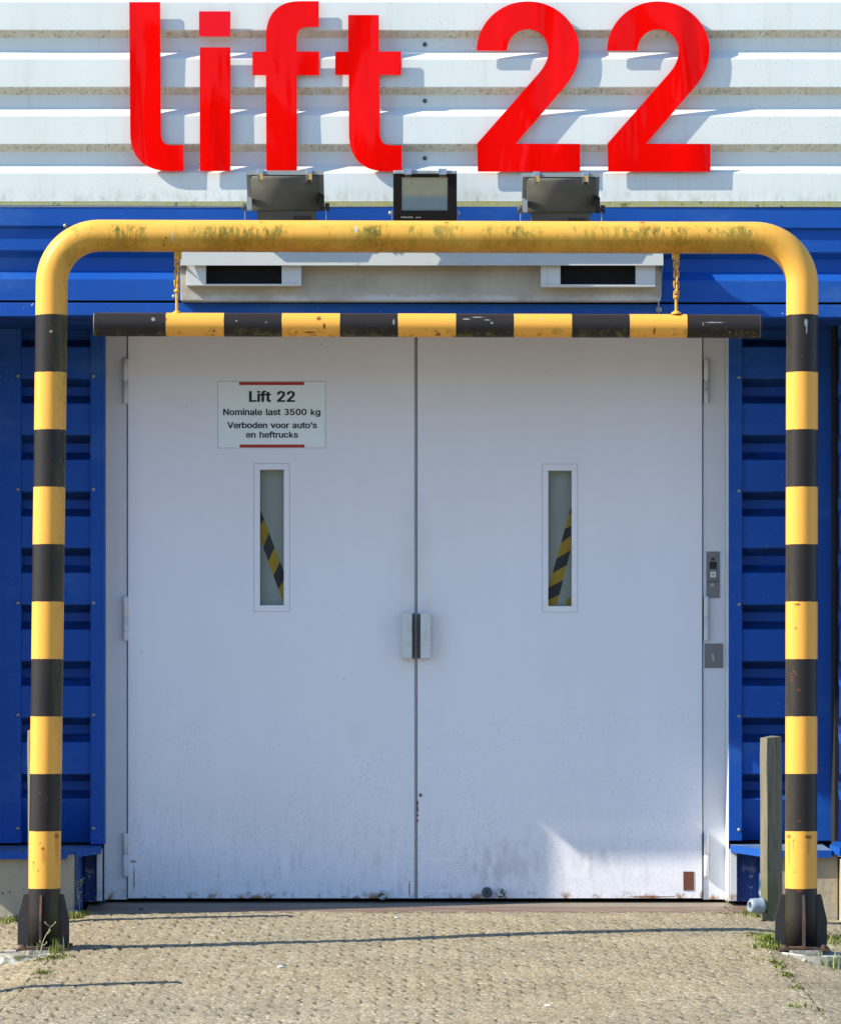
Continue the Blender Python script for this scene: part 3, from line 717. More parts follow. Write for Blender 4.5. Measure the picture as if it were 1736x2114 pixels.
DT = .008
def win_opening_box(mb, x0, x1, z0, z1, wx0, wx1, wz0, wz1, t0, t1):
    mb.box(x0, wx0, t0, t1, z0, z1); mb.box(wx1, x1, t0, t1, z0, z1)
    mb.box(wx0, wx1, t0, t1, wz1, z1); mb.box(wx0, wx1, t0, t1, z0, wz0)
def leaf(side):
    if side < 0: x0, x1, w = X(264, DT), X(856.5, DT), (536.8, 586, 969.5, 1249.8, 524.8, 597.6, 957, 1262.6)
    else: x0, x1, w = X(861, DT), X(1449.5, DT), (1131.6, 1179.9, 971.5, 1251.5, 1119.7, 1191.8, 958.2, 1263.4)
    z0, z1 = Z(1855.5, DT), Z(683, DT)
    wx0, wx1, wz1, wz0 = X(w[0], DT), X(w[1], DT), Z(w[2], DT), Z(w[3], DT)
    # leaf face as one skin with a rectangular hole
    mb = MB(); bm = mb.bm
    def ring(a0, a1, c0, c1, t): return [bm.verts.new(p) for p in ((a0, -t, c0), (a1, -t, c0), (a1, -t, c1), (a0, -t, c1))]
    o_f = ring(x0+.0015, x1-.0015, z0+.0015, z1-.0015, DT); o_s = ring(x0, x1, z0, z1, DT-.0015); o_b = ring(x0, x1, z0, z1, -.040)
    i_f = ring(wx0, wx1, wz0, wz1, DT); i_b = ring(wx0, wx1, wz0, wz1, -.040)
    for A, B in ((o_f, i_f), (o_s, o_f), (o_b, o_s), (i_f, i_b), (i_b, o_b)):
        for k in range(4): bm.faces.new((A[k], A[(k+1) % 4], B[(k+1) % 4], B[k]))
    lf = obj('door_leaf', mb, 'door', bld)
    tag(lf, 'pale grey-white %s door leaf with a narrow window' % ('left' if side < 0 else 'right'))
    # window frame: four thin flat strips, slight steps
    ox0, ox1, oz1, oz0 = X(w[4], DT), X(w[5], DT), Z(w[6], DT), Z(w[7], DT)
    f = MB(); tf = DT+.0022
    f.box(ox0, wx0, DT-.02, tf, wz0, wz1, bev=.0006); f.box(wx1, ox1, DT-.02, tf, wz0, wz1, bev=.0006)
    f.box(ox0, ox1, DT-.02, tf+.0006, wz1+.0004, oz1, bev=.0006); f.box(ox0, ox1, DT-.02, tf+.0006, oz0, wz0-.0004, bev=.0006)
    obj('window_frame', f, 'door', lf)
    gk = MB(); e_ = .0014
    for bb in ((ox0-e_, wx0-.01, oz0-e_, oz1+e_), (wx1+.01, ox1+e_, oz0-e_, oz1+e_), (wx0-.0099, wx1+.0099, oz1-.01, oz1+e_), (wx0-.0099, wx1+.0099, oz0-e_, oz0+.01)): gk.box(bb[0], bb[1], DT-.01, DT+.0005, bb[2], bb[3])
    obj('frame_gasket', gk, 'seam', lf)
    obj('window_pane', MB().box(wx0, wx1, -.020, -.016, wz0, wz1), 'glass', lf)
    b = MB(); b.box(wx0-.04, wx1+.04, -.044-.02, -.044, wz0-.04, wz1+.04); obj('window_backing', b, 'backing', lf)
    # hazard tape behind the glass
    tb = -.0425
    if side < 0:
        cv = lambda c: (X(413+c[0]*.2564, tb), -tb, Z(748.5+c[1]*.2564, tb))
        L = lambda x: (x, 1175+(x-483)*2.676); Lo = lambda x: (x, 1435+(x-483)*2.62)
        parts = [('k', [(470, 1140), L(517), (483, 1310), (470, 1330)]), ('y', [L(517), L(555), (510, 1488), (483, 1425), (470, 1400), (470, 1330), (483, 1310)]),
                 ('k', [L(555), L(600), (550, 1600), (510, 1488)]), ('y', [L(600), L(644), (590, 1715), (550, 1600)]),
                 ('k', [L(644), L(690), (632, 1825), (590, 1715)]), ('y', [L(690), L(720), (690, 1985), (632, 1825)])]
    else:
        cv = lambda c: (X(1084+c[0]*.23788, tb), -tb, Z(929.2+c[1]*.23788, tb))
        Lf = lambda y: (393-(y-510)*.2774, y); Rt = lambda y: (393-(y-870)*.2458, y)
        ys = [(420, 420), (557, 500), (685, 630), (808, 720), (942, 870), (1068, 998), (1195, 1128), (1320, 1255), (1440, 1380)]
        parts = [('ky'[(i) % 2], [Lf(ys[i][0]), Rt(ys[i][1]), Rt(ys[i+1][1]), Lf(ys[i+1][0])]) for i in range(8)]
        parts.append(('y', [(355, 1300), (375, 1282), (410, 1282), (410, 1370), (355, 1370)]))
    tmb = MB()
    for c_, pl in parts: tmb.poly([cv(p) for p in pl], 0 if c_ == 'y' else 1)
    r = bmesh.ops.extrude_face_region(tmb.bm, geom=tmb.bm.faces[:]); 
    for v in [g for g in r['geom'] if isinstance(g, bmesh.types.BMVert)]: v.co.y -= .0006
    obj('hazard_tape', tmb, ['tape_y', 'tape_k'], lf)
    # hinges
    for ya, yb in ((740, 833), (1231, 1323), (1720, 1811)):
        cx = X(258.7 if side < 0 else 1458, .012); r = 5.4/S(.012)
        za, zb = Z(ya, .012), Z(yb, .012); zm = (za+zb)/2
        h = MB(); c = (cx, -.010, 0)
        h.lathe([(0, zb), (r*.85, zb), (r, zb+.003), (r, zm-.002), (r*.8, zm-.001), (r*.8, zm+.001), (r, zm+.002), (r, za-.004), (r*.85, za-.001), (0, za)], (cx, -.0125, 0), (0, 0, 1), 20)
        h.box(cx-r-.0016, cx+r+.0016, .0004 if side < 0 else .0004, .0012, za-.001, zb+.001, mi=1)  # dark hinge outline: painted shade and crevice dirt
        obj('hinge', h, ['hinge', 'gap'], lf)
    # handle
    hz0, hz1 = Z(1359.6, .04), Z(1266.4, .04)
    if side < 0: xa, xb, xo = X(829.5, .05), X(850.4, .05), X(856, .012)
    else: xa, xb, xo = X(889, .05), X(868, .05), X(861.5, .012)
    h = MB(); s_ = 1 if side < 0 else -1
    h.box(xa, xb, .045, .049, hz0, hz1, bev=.0008); h.box(xa, xa+s_*.004, DT+.003, .0445, hz0, hz1)
    hd = obj('handle', h, 'handle', lf)
    obj('grip_recess', MB().box(xa+s_*.0045, xo, DT+.0005, DT+.003, hz0, hz1), 'recess', lf)  # dark plate carries the shade inside the grip as colour
    # floor stops
    st = [(790, 1848, 'stop', .020)] if side < 0 else [(1005, 1843, 'bollard_stop', .0215), (1034, 1844, 'stop', .019)]
    for px, py, mt, rr in st:
        q = MB().lathe([(rr, 0), (rr, .022), (rr*.86, .028), (rr*.35, .029), (rr*.3, .022), (0, .022)], (X(px, DT), -DT, Z(py, DT)), (0, -1, 0), 24)
        obj('door_stop', q, mt, lf)
    if side > 0:
        q = MB().box(X(1410.5, DT), X(1432, DT), DT-.001, DT+.0025, Z(1839, DT), Z(1800, DT), bev=.0012); 
        tag(obj('cover_plate', q, 'rust_plate', lf), 'small rusty brown cover plate')
        q = MB().lathe([(.0065, 0), (.0065, .006), (0, .007)], (X(868, DT), -DT, Z(1642, DT)), (0, -1, 0), 12); obj('screw_head', q, 'screw_dark', lf)
        for py in (1658, 1672, 1684, 1695): obj('lock_hole', MB().box(X(861.5, DT), X(864, DT), DT, DT+.0012, Z(py+2, DT), Z(py-2, DT)), 'gap', lf)
    return lf
leaf(-1); leaf(1)
obj('seam_strip', MB().box(X(857, 0), X(860.2, 0), -.03, .0115, Z(1856, 0), Z(684, 0), bev=.001), 'seam', bld)

# screws
def screw(px, py, t, mk, r=.0065, parent=bld):
    q = MB().lathe([(r*1.35, 0), (r*1.3, .0015), (r, .002), (r, .005), (r*.5, .0062), (0, .0062)], (X(px, t), -t, Z(py, t)), (0, -1, 0), 12)
    obj('screw', q, mk, parent)
for py in (91, 207.5, 326): screw(877, py, TF-.040, 'screw_dark', .0068)
for px, py in ((135, 465.5), (359.5, 611.5), (1560, 466), (800, 611)): screw(px, py, TF+.019 if py < 500 else TF, 'screw')
for py in (775.5, 1010, 1245, 1476, 1711):
    for px in (36.5, 193): screw(px, py, TW, 'screw', .006)
    screw(1526, py+3, TW, 'screw', .006)

# ================================================================== RED LETTERS
def bez(p0, p1, p2, p3, n=14):
    P = [Vector(q) for q in (p0, p1, p2, p3)]; out = []
    for k in range(1, n+1):
        u = k/n; q = P[0]*(1-u)**3+P[1]*3*u*(1-u)**2+P[2]*3*u*u*(1-u)+P[3]*u**3; out.append((q.x, q.y))
    return out
def path(*cmds):
    out = [cmds[0]]
    for c in cmds[1:]:
        if isinstance(c[0], tuple): out += bez(out[-1], *c)
        else: out.append(c)
    return out
A1 = lambda p: (p[0]*.50547, p[1]*.50547)
A2 = lambda p: (856.9+p[0]*.50638, p[1]*.50638)
l_ = path((528, 6), (654, 6), (657, 535), ((657, 575), (668, 591), (700, 591)), (750, 591), (750, 697), (690, 697), ((590, 697), (532, 640), (532, 545)))
i_ = [(816, 191), (941, 191), (941, 697), (816, 697)]; idot = [(813, 44), (941, 44), (941, 147), (813, 147)]
f_ = path((1302, 2), (1302, 108), (1262, 108), ((1225, 108), (1212, 122), (1212, 158)), (1212, 208), (1304, 208), (1304, 305), (1212, 305), (1213, 698), (1088, 698), (1086, 305), (1031, 305), (1031, 209), (1086, 209), (1086, 150), ((1086, 55), (1135, 2), (1225, 2)))
t_ = path((1422, 59), (1547, 59), (1548, 208), (1638, 208), (1638, 304), (1549, 304), (1551, 530), ((1551, 575), (1563, 592), (1597, 592)), (1640, 592), (1641, 698), (1575, 698), ((1475, 698), (1426, 640), (1425, 545)), (1424, 304), (1369, 304), (1369, 209), (1422, 209))
def two(dx):
    pts = []
    for k in range(0, 37):
        a = math.pi-math.pi*k/36; pts.append((460+209.5*math.cos(a), 205-202*math.sin(a)))
    pts = pts[:-1]+[(669, 200)]+bez((669, 200), (668, 275), (640, 315), (598, 366))
    pts += [(410, 584), (672, 585), (672, 698), (255, 698), (253, 583)]
    pts += [(503, 298)]+bez((503, 298), (530, 266), (543, 240), (543, 200))
    for k in range(1, 29):
        a = math.pi*k/28; pts.append((459+84*math.cos(a), 205-88*math.sin(a)))
    return [(x+dx, y) for x, y in pts]
TL0, TL1 = TF+.0215, TF+.0255
def letter(kind, outlines, A, label, mat=('red',)):
    allp = [A(p) for o in outlines for p in o]
    cx = sum(p[0] for p in allp)/len(allp); zb = Z(max(p[1] for p in allp), TL1)
    root = empty(kind, (X(cx, TL1), -TL0, zb)); tag(root, label, 'letter', 'red letters over the lift door')
    for k, o in enumerate(outlines):
        mb = MB().prism_xz([(X(A(p)[0], TL1), Z(A(p)[1], TL1)) for p in o], TL0, TL1)
        bmesh.ops.recalc_face_normals(mb.bm, faces=mb.bm.faces[:])
        nm = 'letter_face' if len(outlines) == 1 else ('stem', 'dot')[k]
        obj(nm, mb, mat[min(k, len(mat)-1)], root)
    # short stand-off studs fix it to the ribs
    for (px, py) in STUDS[label]:
        s = MB().lathe([(.006, 0), (.006, TL0-TF)], (X(px, TF), -TF, Z(py, TF)), (0, -1, 0), 10); obj('stud', s, 'galv', root)
STUDS = {}
def LT(kind, o, A, label, studs, mat=('red',)): STUDS[label] = studs; letter(kind, o, A, label, mat)
LT('letter', [l_], A1, 'tall red letter l, first letter of the word over the door', [(300, 30), (300, 150), (300, 260)])
LT('letter', [i_, idot], A1, 'red letter i with a separate pinkish square dot', [(444, 45), (444, 150), (444, 260)], ('red', 'red_dot'))
LT('letter', [f_], A1, 'red letter f whose foot stands over the left grey floodlight', [(580, 40), (580, 150), (580, 260)])
LT('letter', [t_], A1, 'red letter t with its foot beside the black floodlight', [(751, 45), (751, 150), (751, 260)])
LT('numeral', [two(0)], A2, 'red numeral 2 next to the gap after the letter t', [(1160, 45), (1185, 90), (1060, 320)])
LT('numeral', [two(531.3)], A2, 'red numeral 2 at the far end of the sign, standing last', [(1429, 45), (1454, 90), (1329, 320)])

# ================================================================== FLOODLIGHTS
def bracket(parent, xa, xb, zk, tk, zlow, mat='galv'):
    b = MB()
    for x in (xa, xb): b.box(x-.0015, x+.0015, tk-.012, tk+.012, zlow, zk+.012)
    b.box(xa-.0014, xb+.0014, tk-.0118, tk+.0118, zlow-.004, zlow)
    b.box((xa+xb)/2-.03, (xa+xb)/2+.03, TF, tk, zlow-.012, zlow-.0042)
    obj('bracket', b, mat, parent)
def flood_rear(x_off, label):
    tl = .93
    P = lambda px, py, t=tl: (X(px, t), Z(py, t))
    root = empty('floodlight', (X(588, tl), -tl, Z(452, tl))); tag(root, label, 'floodlight', 'grey floodlights turned up at the letters')
    # lamp frame: slab facing up and back at the sign
    zt, zb_ = Z(352.8, tl), Z(430, tl)
    x0, x1 = X(508.7, tl), X(668, tl)
    f = MB()
    f.prism_tz([(tl+.02, zt), (tl+.02, zt-.016), (tl+.004, zt-.018), (tl-.015, zt-.03), (tl-.13, zb_+.01), (tl-.15, zb_+.02), (tl-.02, zt+.004)], x0, x1)
    obj('lamp_frame', f, 'lamp_trim', root)
    # curved housing towards the yard
    h = MB(); n = 10; pts = [(tl+.002, zt-.0165)]
    for k in range(n+1):
        u = k/n; a = math.radians(10+70*u)
        pts.append((tl+.016-.088*u+.014*math.sin(math.pi*u), zt-.02-(zt-zb_-.022)*u))
    pts += [(tl-.12, zb_+.004), (tl-.03, zt-.0165)]
    a = [h.bm.verts.new((X(517, tl), -t, z)) for t, z in pts]; b = [h.bm.verts.new((X(660, tl), -t, z)) for t, z in pts]
    zm = (zt+zb_)/2
    for L, sg in ((a, 1), (b, -1)):
        for v in L: v.co.x += sg*(zt-v.co.z)*.035
    h.bm.faces.new(a); h.bm.faces.new(b[::-1]); m_ = len(a)
    for i in range(m_):
        q = h.bm.faces.new((a[i], b[i], b[(i+1) % m_], a[(i+1) % m_])); q.smooth = i < n+1
    obj('housing', h, 'lamp_grey', root)
    # gear box below
    g = MB().prism_tz([(tl-.078, zb_+.001), (tl-.112, Z(470, tl)), (tl-.16, Z(470, tl)), (tl-.16, zb_+.001)], X(529, tl), X(650, tl))
    obj('gear_box', g, 'lamp_grey', root)
    v = MB()
    for k in range(6):
        c = 605+k*6.3; v.prism_tz([(tl-.0855, Z(438.8, tl)), (tl-.1005, Z(456, tl)), (tl-.104, Z(456, tl)), (tl-.089, Z(438.8, tl))], X(c, tl), X(c+5.0, tl))
    obj('vent_grille', v, 'black_plastic', root)
    for cx in (537.5, 638.5):
        c = MB(); w = 6.2/S(tl); cxx = X(cx, tl)
        c.box(cxx-w, cxx+w, tl-.01, tl+.026, zt-.012, zt+.004, bev=.001)
        c.box(cxx-w, cxx-w+.0015, tl, tl+.03, zt-.045, zt-.0125); c.box(cxx+w-.0015, cxx+w, tl, tl+.03, zt-.045, zt-.0125)
        k = obj('clip', c, 'steel', root)
        obj('clip_tongue', MB().box(cxx-w+.002, cxx+w-.002, tl+.022, tl+.027, zt-.036, zt-.0125, bev=.0008), 'butt_tan', k)
    zk = Z(427, tl-.03); tk = tl-.03
    for sx, px0, px1 in ((-1, 500, 508), (1, 671, 680)):
        kx0, kx1 = X(px0, tk), X(px1, tk)
        q = MB().lathe([(0, 0), (.0155, 0), (.0165, .002), (.0165, abs(kx1-kx0)-.002), (.0155, abs(kx1-kx0)), (0, abs(kx1-kx0))], (min(kx0, kx1), -tk, zk), (1, 0, 0), 20)
        obj('knob', q, 'black_plastic' if sx > 0 else 'lamp_grey', root)
        lug = MB(); la, lb = (X(510, tk), X(520, tk)) if sx < 0 else (X(659, tk), X(669.5, tk))
        lug.prism_xz([(la, Z(434, tk)), (lb, Z(434, tk)), (lb, Z(410 if sx < 0 else 404, tk)), (la, Z(404 if sx < 0 else 398, tk))], tk-.015, tk+.02)
        obj('side_lug', lug, 'lamp_trim' if sx < 0 else 'lamp_black', root)
    bracket(root, X(505.5, tk), X(673, tk), zk, tk, Z(470, tk))
    if x_off:
        root.location.x += x_off
    return root
L1 = flood_rear(0, 'grey floodlight seen from behind, below the letter f')
def clone(o, dloc, label=None):
    def cp(a, par):
        c = a.copy(); COL.objects.link(c); c.parent = par
        for ch in list(a.children): cp(ch, c)
        return c
    r = cp(o, None); r.location = o.location+Vector(dloc)
    if label: r['label'] = label
    return r
clone(L1, (X(1157.7, .93)-X(588, .93), 0, -4.5/S(.93)), 'grey floodlight seen from behind, below the first red numeral 2')
def flood_front():
    tl = .96
    root = empty('floodlight', (X(877, tl), -tl, Z(460, tl))); tag(root, 'black floodlight facing the yard, with glass front and small lettering', 'floodlight')
    th = math.radians(22)           # tips forward at the top
    zt, zl = Z(354, tl), Z(470, tl)
    lean = lambda z: (z-zl)*math.tan(th)*.35
    x0, x1 = X(811.6, tl), X(942.9, tl); gx0, gx1 = X(829.2, tl), X(923.8, tl); gz1, gz0 = Z(366.9, tl), Z(434.4, tl)
    bm = MB(); B = bm.bm
    def ring(a0, a1, c0, c1, t): return [B.verts.new(p) for p in ((a0, -(t+lean(c0)), c0), (a1, -(t+lean(c0)), c0), (a1, -(t+lean(c1)), c1), (a0, -(t+lean(c1)), c1))]
    o0 = ring(x0, x1, zl, zt, tl-.022); o1 = ring(x0, x1, zl, zt, tl-.002); o2 = ring(x0+.003, x1-.003, zl+.003, zt-.003, tl); i1 = ring(gx0, gx1, gz0, gz1, tl); i2 = ring(gx0, gx1, gz0, gz1, tl-.012)
    for P, Q in ((o0, o1), (o1, o2), (o2, i1), (i1, i2)):
        for k in range(4): B.faces.new((P[k], P[(k+1) % 4], Q[(k+1) % 4], Q[k]))
    B.faces.new(o0)
    obj('lamp_frame', bm, 'lamp_black', root)
    e = MB().box(x0+.001, x1-.001, tl+lean(zt)-.03, tl+lean(zt)+.0015, zt-.012, zt+.0015, bev=.003); obj('pale_edge', e, 'lamp_pale', root)  # paler blotchy strip along the top of the lamp frame
    h = MB().box(X(821, tl), X(932.5, tl), tl-.12, tl-.022, Z(460, tl), Z(348.5, tl), bev=.012); obj('housing', h, 'lamp_grey', root)
    r = MB(); r.poly([(gx0, -(tl-.007+lean(gz0)), gz0), (gx1, -(tl-.007+lean(gz0)), gz0), (gx1, -(tl-.007+lean(gz1)), gz1), (gx0, -(tl-.007+lean(gz1)), gz1)])
    obj('reflector', r, 'reflector', root)
    g = MB(); pts = [(tl-.0015+lean(gz0), gz0), (tl-.0015+lean(gz1), gz1), (tl-.0035+lean(gz1), gz1), (tl-.0035+lean(gz0), gz0)]; g.prism_tz(pts, gx0, gx1); obj('front_glass', g, 'glass', root)
    for a, b_ in ((835.3, 848.5), (906.5, 920.5)):
        c = MB(); tt = tl+lean(zt); c.box(X(a, tl), X(b_, tl), tt-.03, tt+.006, zt-.016, zt+.008, bev=.0012); c.box(X(a-1.5, tl), X(a-.3, tl), tt-.03, tt+.008, zt-.014, zt+.013); c.box(X(b_+.3, tl), X(b_+1.6, tl), tt-.03, tt+.008, zt-.014, zt+.013)
        k = obj('clip', c, 'steel', root); obj('clip_tongue', MB().box(X(a, tl), X(b_, tl), tt-.002, tt+.004, zt-.024, zt-.0165), 'rust', k)
    zk = Z(437.5, tl); tk = tl-.03
    for a, b_ in ((802.5, 808), (944, 949.5)):
        q = MB().lathe([(0, 0), (.008, 0), (.008, (b_-a)/S(tk)), (0, (b_-a)/S(tk))], (X(a, tk), -tk, zk), (1, 0, 0), 6); obj('knob', q, 'galv', root)
    bracket(root, X(809.3, tk), X(944.8, tk), zk, tk, Z(472, tk))
    return root, tl, lean
FF, FTL, FLEAN = flood_front()

# ================================================================== BOX UNDER THE FLOODLIGHTS
TB = .79
bx = empty('ventilation_box', (X(870, TB), -TF, Z(621, TB))); tag(bx, 'long weathered grey box with two dark vents and a pale hood, under the gate beam', 'vent box')
obj('body', MB().box(X(373, TB), X(1364, TB), TF+.001, TB, Z(620.5, TB), Z(535, TB), bev=.003), 'panel', bx)
hz = lambda py: Z(py, .865)
hood = [(TF+.019, Z(478, TB)), (TF+.03, Z(477, TB)), (.855, hz(500)), (.868, hz(544)), (.869, hz(547.5)), (.863, hz(547.5)), (.861, hz(544)), (.849, hz(502)), (TF+.019, Z(482, TB))]
hm = MB().prism_tz(hood, X(371, .86), X(1369, .86)); obj('hood', hm, 'hood', bx)
for xa in (X(371, .86), X(1369, .86)-.003):
    sd_ = MB(); sd_.prism_tz([(TF+.019, Z(486, TB)), (.8615, hz(545)), (.80, hz(549)) , (TB+.001, hz(560)), (TF+.019, Z(610, TB))], xa+.0002, xa+.0028); obj('side_cheek', sd_, 'hood', bx)
for (a, b_, c, d, yb, yo) in ((385, 622, 425, 581.5, 589, 585.5), (1116.5, 1352.5, 1157, 1312.3, 591.5, 586.5)):
    v = MB(); t1 = TB+.006; tv = .84
    zt2 = Z(540, tv); zb2 = Z(yb, tv); zo = Z(yo, tv)
    v.box(X(a, tv), X(c, tv), TB+.001, tv, zo, zt2, bev=.001); v.box(X(d, tv), X(b_, tv), TB+.001, tv, zo, zt2, bev=.001); v.box(X(a-.3, tv), X(b_+.3, tv), TB+.001, tv+.003, zb2, zo-.0005, bev=.001)
    fr_ = obj('vent_frame', v, 'vent', bx)
    obj('vent_opening', MB().box(X(c, tv), X(d, tv), TB+.001, TB+.008, zo, zt2), 'dark', fr_)
cp_ = [(X(1350, .84), -.83, Z(581, .84)), (X(1354, .84), -.835, Z(584, .84)), (X(1358, .84), -.83, Z(592, .84)), (X(1360, .83), -.81, Z(602, .83)), (X(1360.5, .80), -.775, Z(620, .79)), (X(1360.5, .78), -.75, Z(648, .76))]
c = MB().tube(cp_, .0035, 10); c.box(X(1355, .76), X(1366, .76), TF+.005, .755, Z(642, .76), Z(634, .76), bev=.001); obj('conduit', c, 'galv', bx)

# ================================================================== GATE
gate = empty('height_gate', (X(870, TG), -TG, gz(0, TG))); tag(gate, 'yellow pipe gate with black banded legs and an algae-stained top beam', 'gate')
lt, lbm = X(107, TG), X(90.5, TG); rt, rbm = X(1656, TG), X(1653.3, TG)
zel = Z(585, TG); zbot = Z(1953, TG); zl_, zr_ = Z(486, TG), Z(490.5, TG); R = .172
pth = []
def lx(z): return lbm+(lt-lbm)*(z-zbot)/(zel-zbot)
def rx(z): return rbm+(rt-rbm)*(z-zbot)/(zel-zbot)
def seq(fx, z0, z1, n): return [(fx(z0+(z1-z0)*k/n), -TG, z0+(z1-z0)*k/n) for k in range(n+1)]
zs1 = zl_-R; pth += seq(lx, zbot, zs1, 20)
cxl = lx(zs1)+R
for k in range(1, 17):
    a = math.pi-(math.pi/2)*k/16; pth.append((cxl+R*math.cos(a), -TG, zs1+R*math.sin(a)))
zs2 = zr_-R; cxr = rx(zs2)-R
nb = 20
for k in range(1, nb): u = k/nb; pth.append((cxl+(cxr-cxl)*u, -TG, zl_+(zr_-zl_)*u))
for k in range(0, 17):
    a = math.pi/2-(math.pi/2)*k/16; pth.append((cxr+R*math.cos(a), -TG, zs2+R*math.sin(a)))
pth += seq(rx, zs2, zbot, 20)[1:]
obj('pipe_frame', MB().tube(pth, .0575, 40), 'gate', gate)
for (bx_, cxp, gl_, gr_, gf) in ((lbm, 90.5, 36.5, 143, 83), (rbm, 1653.3, 1600, 1707, 1657)):
    zg0 = zbot+.002; ztop = Z(1847, TG); zk = Z(1899, TG)
    gu = []
    for s_, ox in ((-1, X(gl_, TG)), (1, X(gr_, TG))):
        inner = bx_+s_*.050; mid = bx_+s_*.068
        q = MB().prism_xz([(inner, zg0), (ox, zg0), (ox, zk), (mid+s_*.004, ztop), (inner, ztop)], TG-.004, TG+.004)
        obj('gusset', q, 'base_black', gate)
    for s_ in (1, -1):      # front and back gussets
        q = MB(); dt = s_
        q.prism_tz([(TG+dt*.050, zg0), (TG+dt*.105, zg0), (TG+dt*.105, zk), (TG+dt*.073, ztop), (TG+dt*.050, ztop)], bx_-.0035+(gf-cxp)/S(TG)*.3, bx_+.0045+(gf-cxp)/S(TG)*.3)
        go = obj('gusset', q, ['base_black', 'rust_edge'], gate)
        for f in go.data.polygons:
            if f.normal.y*(-s_) > .3: f.material_index = 1
    # buckled base plate
    P = MB(); bm = P.bm; n = 12; hw = .092; grid = []
    for i in range(n+1):
        row = []
        for j in range(3):
            u = -1+2*i/n; x = bx_+u*hw+.003; t = TG+(-.105 if j == 0 else (0 if j == 1 else .112))
            z = zbot+.004-.010*abs(u)**1.6*(j/2) - .002
            row.append((bm.verts.new((x, -t, z)), bm.verts.new((x, -t, z-.008))))
        grid.append(row)
    for i in range(n):
        for j in range(2):
            a_, b_, c_, d_ = grid[i][j], grid[i+1][j], grid[i+1][j+1], grid[i][j+1]
            bm.faces.new((a_[0], b_[0], c_[0], d_[0])); bm.faces.new((a_[1], d_[1], c_[1], b_[1]))
        bm.faces.new((grid[i][2][0], grid[i+1][2][0], grid[i+1][2][1], grid[i][2][1]))
        bm.faces.new((grid[i][0][0], grid[i][0][1], grid[i+1][0][1], grid[i+1][0][0]))
    for j in range(2):
        bm.faces.new((grid[0][j][0], grid[0][j+1][0], grid[0][j+1][1], grid[0][j][1])); bm.faces.new((grid[n][j][0], grid[n][j][1], grid[n][j+1][1], grid[n][j+1][0]))
    obj('base_plate', P, 'rust', gate)
    for sx in (-1, 1):
        for st_ in (-1, 1):
            bxx = bx_+sx*.070+.003; btt = TG+st_*.085; zz = zbot-(.004 if st_ > 0 else 0)
            q = MB().lathe([(.0165, 0), (.0165, .003), (.010, .003), (.010, .012), (.0, .0125)], (bxx, -btt, zz), (0, 0, 1), 6); obj('bolt', q, 'rust', gate)
# lugs for the chains
for px in (367.3, 1394.8):
    x = X(px, TG); z1 = Z(520, TG); z0 = Z(535, TG)
    q = MB().box(x-.0135, x+.0135, TG-.004, TG+.004, z0, z1+.012, bev=.002); obj('lug', q, 'chain', gate)

# ================================================================== HANGING BAR
bar = empty('hanging_bar', (X(881, TG), -TG, Z(671, TG))); tag(bar, 'black and yellow banded pipe hanging on two yellow chains from the gate', 'barrier bar')
b0 = Vector((X(195.5, TG), -TG, Z(669.3, TG))); b1 = Vector((X(1568, TG), -TG+.01, Z(672.7, TG))); rb = .0428
nn = 60
bm = MB(); pts = [b0.lerp(b1, k/nn)+Vector((0, 0, .0015*math.sin(k*.31)*0)) for k in range(nn+1)]
bm.tube(pts, rb, 36, cap=False)
inn = [b0.lerp(b1, k/nn) for k in (0, 3)]
obj('pipe', bm, 'bar', bar)
seg = 36
for (c, dr) in ((b0, -1), (b1, 1)):
    e = MB()
    rings = []
    for r, h in ((rb-.0002, 0), (rb-.001, .0016), (rb-.0055, .0016), (rb-.006, -.05), (.0, -.05)):
        rings.append([e.bm.verts.new(c+Vector((dr*h, math.sin(q)*r, math.cos(q)*r))) for q in [2*math.pi*k/seg for k in range(seg)]])
    for A_, B_ in zip(rings, rings[1:]):
        for k in range(seg): e.bm.faces.new((A_[k], A_[(k+1) % seg], B_[(k+1) % seg], B_[k]))
    obj('pipe_end', e, 'bar_end', bar)
def link_path(c, up, side, L, W, n=8):
    p = []
    r = W/2; h = L/2-r
    for k in range(n+1): a = math.pi*k/n; p.append(c+up*(h+r*math.sin(a))+side*(r*math.cos(a)))
    for k in range(n+1): a = math.pi+math.pi*k/n; p.append(c+up*(-h+r*math.sin(a))+side*(r*math.cos(a)))
    return p
for (px, yb, dx) in ((366, 600, -2.0), (1395.5, 613, 1.2)):
    z1 = Z(528, TG); z0 = Z(yb, TG); n = 7 if px < 1000 else 8
    top = Vector((X(px+.5, TG), -TG-.001, z1)); bot = Vector((X(px+dx*.4, TG), -TG, z0))
    ch = MB()
    for k in range(n):
        c = top.lerp(bot, (k+.5)/n); pitch = (z1-z0)/n
        if k % 2: sd2 = Vector((.96, .28, 0)).normalized()
        else: sd2 = Vector((-.30, .95, 0)).normalized()
        tilt = Vector((math.sin(k*2.1)*.10, 0, 1)).normalized()
        ch.tube(link_path(c, tilt, sd2, pitch+.0125, .0165), .0031, 8, closed=True)
    co = obj('chain', ch, 'chain', bar)
    rd = MB(); xr = X(px+dx*.4, TG); zt2 = Z(yb-1, TG); zb2 = Z(646, TG)
    rd.lathe([(0, 0), (.0102, 0), (.0102, .012), (0, .0122)], (xr, -TG, zt2-.008), (0, 0, 1), 6)
    rd.lathe([(.0055, 0), (.0055, zt2-zb2)], (xr, -TG, zb2), (0, 0, 1), 14)
    rd.lathe([(.020, -.004), (.017, .002), (.010, .006), (.0055, .010)], (xr, -TG, zb2), (0, 0, 1), 18)
    obj('hanger_rod', rd, 'chain', bar)

